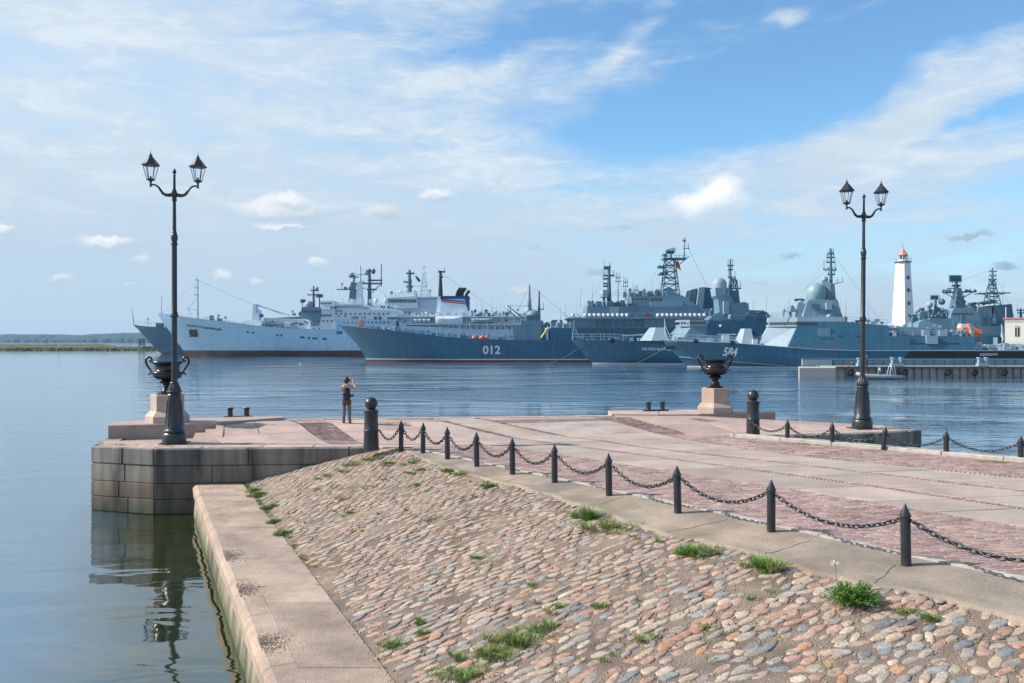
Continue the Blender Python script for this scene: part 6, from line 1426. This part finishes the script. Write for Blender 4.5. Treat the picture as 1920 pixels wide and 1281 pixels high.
s.box('sensor_cylinder', 1542, 1552, 569, 582, 1.2, M['navylt'], -3.4)
s.dome('green_dome', 1531, 549, 18.4, M['dome'], 0, cyl=15); s.box('dome_ring', 1512, 1550, 563, 567, 4.4, M['navylt'])
s.blk('mast_fin', [(1551, 566), (1552, 545), (1543, 532), (1541, 529), (1553, 529), (1562, 534), (1563, 566)], 1.0, .6, M['navylt']); s.blk('mast_tower', [(1553, 562), (1556, 533), (1563, 533), (1565, 562)], 1.3, .8, M['navydk'])
s.blk('tower_foot', [(1563, 605), (1562, 562), (1567, 562), (1577, 605)], 2.4, 1.5, M['navydk'])
s.dome('radome', 1546.5, 524, 6, M['navylt'], 0, cyl=4); s.mast('mast', 1558, 536, 466, 3.4, M['navydk'], ((483, 1552, 1563), (492, 1551, 1564), (505, 1545, 1566), (515, 1553, 1564), (476, 1555, 1562)))
s.dome('radome', 1564.5, 505, 4, M['navylt']); s.dome('radome', 1548, 506, 2.5, M['navylt']); s.tube('yard', [(1557, 534, 0), (1581, 529, 0)], [.9, .6], M['navylt']); s.tube('whip_antenna', [(1580, 530, 0), (1579.5, 519, 0)], .6, M['navylt']); s.tube('whip_antenna', [(1570, 532, 0), (1570, 523, 0)], .6, M['navylt'])
s.dome('radome', 1548, 595, 5, M['navylt'], -3.4, 603, cyl=4); s.dome('radome', 1468, 582, 3.2, M['navylt'], -1, 596, cyl=4); s.facet('optical_sensor', (1473, 1480, 1492), (1479, 1483, 1487), 585, 573, 1.1, .5, M['navydk'], .4); s.tube('sensor_stalk', [(1482, 597, 0), (1482, 583, 0)], 2.5, M['navy'], 8)
radar_plate(s, 1499, 562, 17, 5, M['navydk']); s.blk('radar_foot', [(1492, 597), (1496, 567), (1505, 567), (1508, 597)], 1.2, .6, M['navy']); s.dome('radar_ball', 1500, 569, 6, M['navylt']); s.dome('radome', 1504, 592, 4.5, M['navylt'], -2.5, cyl=3)
s.whips([(1478, 597, 548), (1628, 608, 548), (1690, 612, 541), (1575, 600, 565), (1585, 604, 560)]); s.flag([(1584, 604), (1585, 593), (1589, 595), (1588, 604)], M['yellow'])
s.clutter(1660, 1810, 630, 26, 13, 4.2, M['navy'], 73); s.clutter(1670, 1765, 622, 14, 12, 3, M['navylt'], 79); s.blk('after_deckhouse', [(1657, 632), (1657, 616), (1700, 614), (1755, 618), (1765, 632)], 3.8, 3.6, M['navy'])
s.blk('signal_house', [(1715, 618), (1718, 605), (1728, 600), (1745, 606), (1750, 618)], 2.0, 1.6, M['navy']); s.rail([(1655, 630), (1810, 631)], 1.1, w=4.4)
for a, b in ((1659.5, 612), (1659.5, 622.5)): s.tube('liferaft', [(a-4, b, -4), (a+6, b, -4)], 3.5, M['white'], 10)
s.box('white_locker', 1721, 1742, 630, 645, .8, M['navylt'], -4.9); s.wins(1777, 1784, 648, 2, 4, 9, -4.9, 'white', 'vent')
s.clutter(1815, 1955, 655, 22, 13, 4, M['navylt'], 83); s.clutter(1825, 1950, 655, 9, 10, 3, M['white'], 89); s.rail([(1812, 657), (1955, 657)], 1.1)
s.tube('red_ladder', [(1802, 655, -4.7), (1806, 640, -4.7)], 1.2, M['redline'], 4); s.tube('ensign_staff', [(1880, 657, 0), (1878, 608, 0)], .8, M['white']); s.flag([(1879, 610), (1881, 612), (1882, 632), (1880, 640), (1877, 630)], M['white'])

for a in ((1558, 470, 1500, 560), (1558, 470, 1655, 608), (1558, 500, 1470, 575)): s.tube('rigging_wire', [(a[0], a[1]), (a[2], a[3])], .18, M['navydk'], 4)
s.rail([(1576, 604), (1655, 610)], 1.0, w=3.6, both=False); s.clutter(1580, 1655, 607, 8, 6, 3, M['navy'], 153); s.clutter(1420, 1465, 652, 7, 9, 4, M['navydk'], 155); s.clutter(1660, 1810, 630, 18, 17, 4.2, M['navylt'], 157)

# 7 destroyer behind
s = Ship('destroyer', 'grey destroyer with two tall radar masts behind the black stern at right', 'warship', 1600, 668, 285); DD = s
s.hull([(1600, 625), (1700, 628), (2050, 632)], [(1600, 625), (1612, 655), (1616, 668)], 2050, 16, M['hullgrey'], .4)
s.blk('superstructure', [(1700, 632), (1705, 612), (1718, 606), (1730, 598), (1766, 598), (1770, 612), (1800, 612), (1885, 612), (1890, 632)], 6.5, 6, M['navy'])
s.blk('bridge', [(1765, 612), (1768, 590), (1774, 579), (1808, 577), (1820, 590), (1822, 612)], 6, 5, M['navy']); s.wins(1772, 1806, 590, 8, 3, 3, -5.7)
s.blk('mast_tower', [(1785, 580), (1789, 553), (1792, 541), (1799, 541), (1801, 553), (1807, 580)], 2.2, 1.2, M['navydk'])
for q_ in ((1786, 566), (1789, 556), (1803, 566), (1800, 556), (1795, 572), (1808, 574)): s.dome('antenna', q_[0], q_[1], 2.4, M['navydk'], -2); s.mast('foremast', 1793, 545, 528, 5, M['navydk'], ((536, 1786, 1800),))
radar_plate(s, 1792, 522, 23, 15, M['navydk']); s.box('radar_panel', 1782, 1804, 516, 528, .5, M['navydk'], .8)
s.tube('yard', [(1767, 549, 0), (1831, 547, 0)], 1.5, M['navydk']); s.tube('yard', [(1776, 541, 0), (1800, 541, 0)], 1.0, M['navydk']); s.tube('yard_brace', [(1772, 549), (1789, 560)], .8, M['navydk']); s.tube('yard_brace', [(1826, 547), (1803, 560)], .8, M['navydk'])
for a in (1769, 1775, 1781, 1812, 1818, 1828): s.dome('antenna', a, 545, 2.6, M['navydk'])
radar_plate(s, 1753, 557, 17, 11, M['navydk']); s.tube('radar_pedestal', [(1754, 600), (1754, 560)], 2.6, M['navydk']); s.dome('radar_dish', 1766, 566, 6, M['navydk']); s.dome('radome', 1743, 572, 6, M['navylt'], 0, 600); s.dome('radome', 1723, 580, 4.2, M['navylt'], 0, 600); s.dome('radome', 1766, 581, 4.5, M['navylt']); s.dome('radar_dish', 1757, 580, 5, M['navydk'])
s.blk('director_tower', [(1716, 606), (1720, 586), (1732, 583), (1736, 606)], 2.5, 2, M['navy']); s.clutter(1705, 1765, 600, 14, 16, 4, M['navydk'], 91); s.clutter(1765, 1820, 612, 12, 22, 5, M['navydk'], 93)
s.tube('crane_post', [(1815, 580, -2), (1825, 612, -2)], 1.2, M['navylt']); s.tube('crane_post', [(1809, 568, -2), (1824, 602, -2)], .8, M['navylt'])
s.blk('aft_deckhouse', [(1822, 612), (1824, 578), (1848, 576), (1850, 612)], 4, 3.6, M['navy']); s.blk('funnel', [(1850, 612), (1852, 574), (1884, 571), (1888, 612)], 4.5, 4, M['navydk']); s.blk('helicopter_deck', [(1826, 570), (1826, 567), (1856, 566), (1856, 570)], 4, 4, M['navydk']); s.tube('deck_strut', [(1834, 570), (1838, 578)], 1, M['navydk'])
s.dome('radar_dish', 1824, 572, 5, M['navydk']); s.dome('radar_dish', 1829, 579, 5, M['navydk']); s.dome('radar_dish', 1842, 582, 4.5, M['navylt'])
s.lattice('mainmast', 1860, 572, 525, 22, 6, M['redline'] if False else M['navydk'], 6, .17); s.mast('topmast', 1861, 530, 502, 2.6, M['navydk'], ((509, 1856, 1868), (517, 1856, 1867), (524, 1854, 1867), (534, 1854, 1868)))
s.lattice('yard_truss', 1860, 551, 550, 44, 44, M['navydk'], 1, .12); s.box('yard', 1836, 1885, 549, 551, .4, M['navydk']); s.tube('yard_brace', [(1838, 550), (1855, 557)], .6, M['navydk']); s.tube('yard_brace', [(1883, 550), (1866, 557)], .6, M['navydk'])
s.whips([(1880, 570, 528), (1907, 610, 562), (1855, 600, 565)]); s.tube('white_pole', [(1870, 605, -5), (1870, 577, -5)], 1.0, M['white']); s.clutter(1822, 1890, 612, 12, 18, 5, M['navydk'], 97)
s.clutter(1895, 1925, 606, 6, 14, 4, M['navy'], 99); s.blk('aft_house', [(1888, 632), (1888, 600), (1990, 604), (1990, 632)], 5, 5, M['navy']); s.mast('aft_mast', 1914, 604, 578, 3, M['navydk'], ((582, 1907, 1921), (587, 1909, 1919)))
s.box('white_boat', 1776, 1797, 608, 616, 2.6, M['white'], -7.2, .8); s.box('boat_bottom', 1777, 1796, 616, 618, 2.3, M['redline'], -7.2)
s.clutter(1700, 1890, 606, 30, 20, 6, M['navydk'], 161); s.clutter(1700, 1890, 612, 24, 14, 6.3, M['navylt'], 163); s.clutter(1730, 1775, 590, 8, 14, 4, M['navydk'], 165); s.clutter(1795, 1850, 585, 9, 14, 4, M['navydk'], 167)
for a in ((1792, 522, 1740, 600), (1792, 530, 1860, 506), (1861, 504, 1905, 600)): s.tube('rigging_wire', [(a[0], a[1]), (a[2], a[3])], .18, M['navydk'], 4)

# orange rescue craft on the quay behind the stern
def sub(px0, px1, pyt, pyb, Z):
    s = Ship('rescue_submersible', 'bright orange rescue craft stowed behind the black stern', 'submersible', px0, pyb, Z); s.root.location.z = HC-(pyb-CY)*Z/F-0
    k = Z/F; f = lambda a, b: ((a-px0)*k, (pyb-b)*k)
    def bx(nm, x0, x1, y0, y1, w, m, t=1.0): (a, z1), (b, z0) = f(x0, y0), f(x1, y1); return MB().box(((a+b)/2, 0, (z0+z1)/2), (b-a, w, z1-z0), taper=t).build(nm, m, s.root)
    mb = MB(); (a, z), (b, _) = f(1799, 625), f(1837, 625); mb.tube([(a, 0, z), (a+1, 0, z), (a+2.2, 0, z), (b-2, 0, z), (b-.8, 0, z), (b, 0, z)], [.3, 1.2, 1.7, 1.7, 1.2, .3], 14); mb.build('pressure_hull', M['orange'], s.root, smooth=True)
    bx('conning_tower', 1814, 1822, 609, 618, 1.4, M['orange'], .85); bx('skid', 1817, 1823, 630, 640, 2, M['orange']); bx('side_pod', 1799, 1812, 614, 622, 3, M['orange'], .8); bx('tail_pod', 1826, 1836, 617, 625, 3, M['orange'], .8)
    bx('white_stripe', 1812, 1814, 617, 633, 3.5, M['white']); bx('cradle', 1803, 1832, 636, 644, 2.6, M['navydk']); (a, z0) = f(1815, 644); (_, z1) = f(1815, 608); MB().tube([(a, -2.2, z0), (a, -2.2, z1)], .2, 6).build('handling_post', M['navydk'], s.root)
sub(1815, 1837, 609, 642, 215)

# mooring ropes
def rope(label, a, b, sag=.6, r=.06):
    A, B = Vector(a), Vector(b); pts = []
    for i in range(13): f = i/12; p = A.lerp(B, f); p.z -= sag*4*f*(1-f); pts.append(p)
    tag(MB().tube(pts, r, 5).build('mooring_rope', M['rope'], None, smooth=True), label, 'rope', 'mooring ropes running from the bows into the water')
def wp(px, py, Y): return ((px-CX)*Y/F, Y, HC-(py-CY)*Y/F)
def wat(px, py): Y = F*(HC-WATER)/(py-CY); return ((px-CX)*Y/F, Y, WATER-.1)
rope('rope from the hidden frigate bow down to the water at far left', wp(262, 622, 348), wat(222, 662.5))
rope('rope from the white ship hawse hole down past the lamp post', wp(366, 623, 300), wat(288, 668.5))
rope('rusty rope from the low corvette bow down to the left', wp(1085, 653, 201), wat(1016, 683.5))
rope('rusty rope from the bow of 584 down to the left', wp(1246, 652, 177), wat(1162, 689))

# ------------------------------------------------------------------ lighthouse and building on shore
def shore():
    me = MB().box((150, 335, WATER+1.2), (240, 60, 3.4)).build('quayside', M['pontoon']); struct(me)
    Z = 318; k = Z/F; X = (1693-CX)*k; zb = WATER+2.8
    t = thing('lighthouse', 'tall white tapering lighthouse with a faded red cap', 'lighthouse', (X, Z, zb), math.radians(16)); top = HC-(493-CY)*k-zb
    mb = MB(); mb.lathe([(23*k, 0), (13.4*k, top)], 6, rot=.0); mb.build('tower', M['lightwhite'], t)
    # windows on the shaded flank
    for py in (521.5, 545, 569.5, 594):
        z = HC-(py-CY)*k-zb; f = z/top; r = (23+(13.4-23)*f)*k*.866; a = -PI/2; o = MB().box((0, 0, 0), (.3, 1.1, 1.3)).build('window', M['darkwin'], t); o.location = (r*math.cos(a)+.05*0, r*math.sin(a), z); o.rotation_euler = (0, 0, a)
    mb = MB(); mb.lathe([(13.2*k, top-.02), (15.2*k, top+.1), (15.2*k, top+.45), (13*k, top+.5)], 12); mb.build('gallery', M['navydk'], t)
    mb = MB(); n = 12; r = 14.8*k
    for i in range(n): a = 2*PI*i/n; b = 2*PI*(i+1)/n; mb.tube([(r*math.cos(a), r*math.sin(a), top+.4), (r*math.cos(a), r*math.sin(a), top+1.9)], .06, 4); mb.tube([(r*math.cos(a), r*math.sin(a), top+1.85), (r*math.cos(b), r*math.sin(b), top+1.85)], .05, 4); mb.tube([(r*math.cos(a), r*math.sin(a), top+1.1), (r*math.cos(b), r*math.sin(b), top+1.1)], .04, 4)
    mb.build('gallery_railing', M['white'], t)
    MB().lathe([(8.6*k, top+.4), (8.2*k, top+1.2)], 8).build('lantern_base', M['lightwhite'], t)
    mb = MB()
    for i in range(8): a = 2*PI*i/8; mb.tube([(7.8*k*math.cos(a), 7.8*k*math.sin(a), top+1.2), (7.8*k*math.cos(a), 7.8*k*math.sin(a), top+2.8)], .14, 4)
    mb.build('lantern_bars', M['lightwhite'], t); MB().lathe([(7*k, top+1.2), (7*k, top+2.8)], 8).build('lantern_glass', M['darkwin'], t)
    MB().lathe([(9.4*k, top+2.8), (8.2*k, top+3.1), (1.5*k, top+5.2), (.9*k, top+5.3), (.5*k, top+5.6), (.1, top+6.2)], 8).build('roof', M['redroof'], t); MB().tube([(0, 0, top+6), (0, 0, top+7.4)], .07, 5).build('lightning_rod', M['navydk'], t)
    Z = 262; k = Z/F; x0, x1 = (1884-CX)*k, (2010-CX)*k; z0 = HC-(645-CY)*k; z1 = HC-(598-CY)*k
    t = thing('building', 'cream harbour building at the right edge of the picture', 'building', (x0, Z, z0-3), -math.radians(30)); h = z1-z0+3
    MB().box(((x1-x0)/2, 6, h/2), (x1-x0, 12, h)).build('wall', M['cream'], t); MB().box(((x1-x0)/2, 6, h+.15), (x1-x0+1, 13, .35)).build('roof', M['redroof'], t); MB().box(((x1-x0)/2, -.08, h-.7), (x1-x0+.1, .2, .3)).build('cornice', M['cream'], t)
    for px in (1904, 1936, 1968):
        w = MB().box(((px-1884)*k, -.03, h-(618-598)*k-.6), (7*k, .2, 19*k)).build('window', M['darkwin'], t); MB().box(((px-1884)*k, -.12, h-(618-598)*k-.6), (.15, .1, 19*k)).build('glazing_bar', M['cream'], w); MB().box(((px-1884)*k, -.12, h-(618-598)*k+.6), (7*k, .1, .15)).build('glazing_bar', M['cream'], w)
    MB().box((5, -2, 1.5), (14, 2, 3)).build('annex', M['navylt'], t); MB().box((-2.5, -1, 3.5), (1.2, 1, 3)).build('ventilation_box', M['navylt'], t)
shore()

# ------------------------------------------------------------------ pontoon pier, tyres, bitts, boat
def pontoon():
    Z = 121; k = Z/F; X = lambda px: (px-CX)*k; H = lambda py: HC-(py-CY)*k
    t = thing('pontoon', 'long concrete pontoon pier with rusty beam at right', 'pontoon')
    zd = H(688); MB().box(((X(1567)+X(2120))/2, Z+4, (zd+WATER-1)/2), (X(2120)-X(1567), 7.6, zd-WATER+1)).build('float', M['pontoon'], t)
    mb = MB(); XX = lambda px, Y: (px-CX)*Y/F; mb.prism([(X(1499), Z+.0), (X(1567), Z+.0), (X(1567), Z+7.8), (XX(1497, Z+7.8), Z+7.8)], WATER-.5, H(690)); mb.build('end_block', M['kerb'], t)
    MB().box(((X(1567)+X(2120))/2, Z-.05, H(689)), (X(2120)-X(1567), .35, .28)).build('rusty_beam', M['rust'], t)
    px = 1571
    me = MB().box((0, 0, 0), (.12, .3, zd-WATER+.3)).mesh('rusty_post'); me.materials.append(M['rust'])
    me2 = MB().prism([(-.42, 0), (.42, 0), (.36, .06), (-.36, .06)], 0, .9).mesh('recess_panel'); me2.materials.append(M['pontoon'])
    while px < 2110: put('rusty_post', me, t, (X(px), Z-.02, (zd+WATER)/2-.1)); px += 14.3
    MB().box(((XX(1504, Z+7)+X(2120))/2, Z+7.2, (H(676)+zd)/2+.0), (X(2120)-XX(1504, Z+7), .3, H(676)-zd)).build('parapet', M['navy'], t)
    for i in range(30): MB().box((XX(1562+i*19, Z+7), Z+7.0, (H(676)+zd)/2), (.06, .12, H(676)-zd)).build('parapet_rib', M['navydk'], t)
    MB().box(((XX(1504, Z+7)+X(2120))/2, Z+7.1, H(676)+.04), (X(2120)-XX(1504, Z+7), .5, .1)).build('parapet_cap', M['navylt'], t)
    MB().box(((XX(1504, Z+6.6)+XX(1559, Z+6.6))/2, Z+6.6, (H(677)+zd)/2), (XX(1559, Z+6.6)-XX(1504, Z+6.6), .3, H(677)-zd)).build('end_parapet', M['navylt'], t)
    g = 'black tyres hung as fenders on the pontoon'
    lab = ['tyre fender behind the right lamp post base', 'tyre fender right of the rubber boat', 'second tyre fender right of the rubber boat', 'third tyre fender right of the rubber boat', 'tyre fender nearest the right edge of the picture']
    me = None
    for (a, l) in zip((1593, 1694, 1774, 1825, 1880), lab):
        if me is None:
            mb = MB(); n, m_ = 20, 8; vs = []
            for i in range(n):
                th = 2*PI*i/n
                for j in range(m_): ph = 2*PI*j/m_; r = .40+.15*math.cos(ph); vs.append((r*math.cos(th), .13*math.sin(ph), r*math.sin(th)))
            mb.add(vs, [(i*m_+j, ((i+1) % n)*m_+j, ((i+1) % n)*m_+(j+1) % m_, i*m_+(j+1) % m_) for i in range(n) for j in range(m_)]); me = mb.mesh('tyre', True); me.materials.append(M['rubber'])
        tt = tag(put('tyre', me, None, (X(a), Z-.35, H(698))), l, 'tyre', g); MB().tube([(0, .1, .4), (.05, .3, .75)], .04, 5).build('hanging_rope', M['rope'], tt)
    for (a, b, c, l) in ((1691, 1707, 671, 'pair of tall bitts on the pontoon above the rubber boat'), (1857, 1871, 671, 'pair of bitts on the pontoon near the right edge'), (1626, 1635, 672, 'pair of bitts on the pontoon beside the right lamp pole')):
        tt = thing('pontoon_bitts', l, 'mooring bollard', (X((a+b)/2), Z+3, zd), 0, 'bitts on the pontoon')
        for q in (a, b): MB().lathe([(.22, 0), (.22, H(c)-zd-.2), (.34, H(c)-zd-.15), (.34, H(c)-zd), (.1, H(c)-zd+.02)], 12, ((q-(a+b)/2)*k, 0, 0)).build('post', M['navylt'], tt, autos=40)
        MB().box((0, 0, .2), ((b-a)*k+.5, .8, .4)).build('base', M['navylt'], tt)
    for (a, l) in ((1752, 'first pale rope coil'), (1772, 'second pale rope coil'), (1800, 'third pale rope coil')):
        pass
    # rubber boat
    t = thing('rubber_boat', 'grey inflatable motor boat moored at the pontoon', 'boat', (X(1640), Z-1.6, WATER)); k2 = (Z-1.6)/F
    for s_ in (-1, 1): MB().tube([(3.2, s_*.8, .35), (0, s_*.85, .38), (-1.9, s_*.75, .45), (-2.7, s_*.4, .62), (-3.1, 0, .75)], [.2, .27, .27, .26, .24], 12).build('side_tube', M['hullgrey'] if False else M['pontoon'], t, smooth=True)
    MB().box((.6, 0, .25), (4.6, 1.3, .2)).build('floor', M['navydk'], t); MB().box((.1, 0, .8), (.7, .6, .9), taper=.7).build('console', M['navydk'], t); MB().box((2.6, 0, .9), (.5, .45, .7)).build('outboard_motor', M['black'], t); MB().box((.0, 0, 1.35), (.1, .7, .5)).build('windscreen', M['navylt'], t)
    mb = MB()
    for s_ in (-1, 1): mb.tube([(1.2, s_*.45, .4), (1.5, s_*.4, 1.75), (1.9, s_*.4, 1.75), (2.1, s_*.45, .4)], .05, 6)
    mb.tube([(1.5, -.4, 1.75), (1.5, .4, 1.75)], .05, 6); mb.tube([(1.7, 0, 1.75), (1.7, 0, 2.3)], .03, 5); mb.build('roll_bar', M['white'], t)
    # dark figure standing on the pontoon
    t = thing('person', 'person in dark clothes on the pontoon edge beside the rubber boat', 'person', (X(1630), Z+.9, zd), 2.0)
    v = [(0, 0, .9, .16, .11), (0, 0, 1.15, .17, .12), (0, 0, 1.35, .15, .1), (0, 0, 1.46, .055), (0, .01, 1.56, .09, .1), (0, .01, 1.66, .08), (-.17, 0, 1.36, .06), (-.24, .03, 1.12, .05), (-.2, .15, .92, .04), (.17, 0, 1.36, .06), (.25, .02, 1.12, .05), (.24, .1, .88, .04), (-.1, 0, .5, .075), (-.12, 0, .09, .06), (-.13, .12, .04, .05), (.1, 0, .5, .075), (.12, 0, .09, .06), (.13, .12, .04, .05)]
    e = [(0, 1), (1, 2), (2, 3), (3, 4), (4, 5), (2, 6), (6, 7), (7, 8), (2, 9), (9, 10), (10, 11), (0, 12), (12, 13), (13, 14), (0, 15), (15, 16), (16, 17)]
    put('body', skin_mesh('body', v, e, M['black']), t); MB().ball((0, .02, 1.60), .095, 10, 8).build('head', M['skin'], t, smooth=True); MB().ball((0, -.015, 1.635), .1, 10, 8).build('hair', M['hair'], t, smooth=True)
    # flag and orange ring at the pontoon edge
    t = thing('flag', 'small red white and blue flag on the pontoon beside the lamp post', 'flag', (X(1600), Z+.3, zd)); MB().tube([(.4, 0, 0), (-.1, 0, 1.0)], .03, 5).build('flag_staff', M['navydk'], t)
    for i, m_ in enumerate(('red', 'white', 'blue')): MB().box((-.15+i*.12, 0, .85-.22*i), (.22, .05, .32)).build('flag_cloth', M[m_], t)
    tag(MB().lathe([(.25, 0), (.34, .08), (.25, .16), (.16, .08)], 14, (X(1590), Z+.2, zd)).build('lifebuoy', M['orange'], None, smooth=True), 'orange lifebuoy lying on the rusty pontoon beam', 'lifebuoy')
pontoon()
def gull(x, y, z):
    t = thing('gull', 'tiny white gull floating between the pier and the white ship', 'bird', (x, y, z)); v = [(0, 0, .0, .09, .07), (.16, 0, .02, .10, .08), (.3, 0, .06, .05), (-.2, 0, .05, .03), (.33, 0, .16, .045), (.42, 0, .15, .012)]
    put('body', skin_mesh('body', v, [(0, 1), (1, 2), (0, 3), (2, 4), (4, 5)], M['white'], 0), t)
q = wat(562, 681.5); gull(q[0], q[1], WATER+.08)

# ------------------------------------------------------------------ haze over the bay
def haze():
    me = MB().box((0, 2300, 31), (9400, 4800, 68)).mesh('haze'); o = put('haze', me); tag(o, 'thin sea haze over the bay', None, None, 'stuff')
    m = bpy.data.materials.new('haze'); m.use_nodes = True; nt = m.node_tree; nt.nodes.clear(); v = nt.nodes.new('ShaderNodeVolumePrincipled'); out = nt.nodes.new('ShaderNodeOutputMaterial')
    v.inputs['Color'].default_value = (.42, .70, 1.0, 1); v.inputs['Density'].default_value = .75e-4; v.inputs['Anisotropy'].default_value = .2; nt.links.new(v.outputs[0], out.inputs['Volume']); me.materials.append(m)
haze()
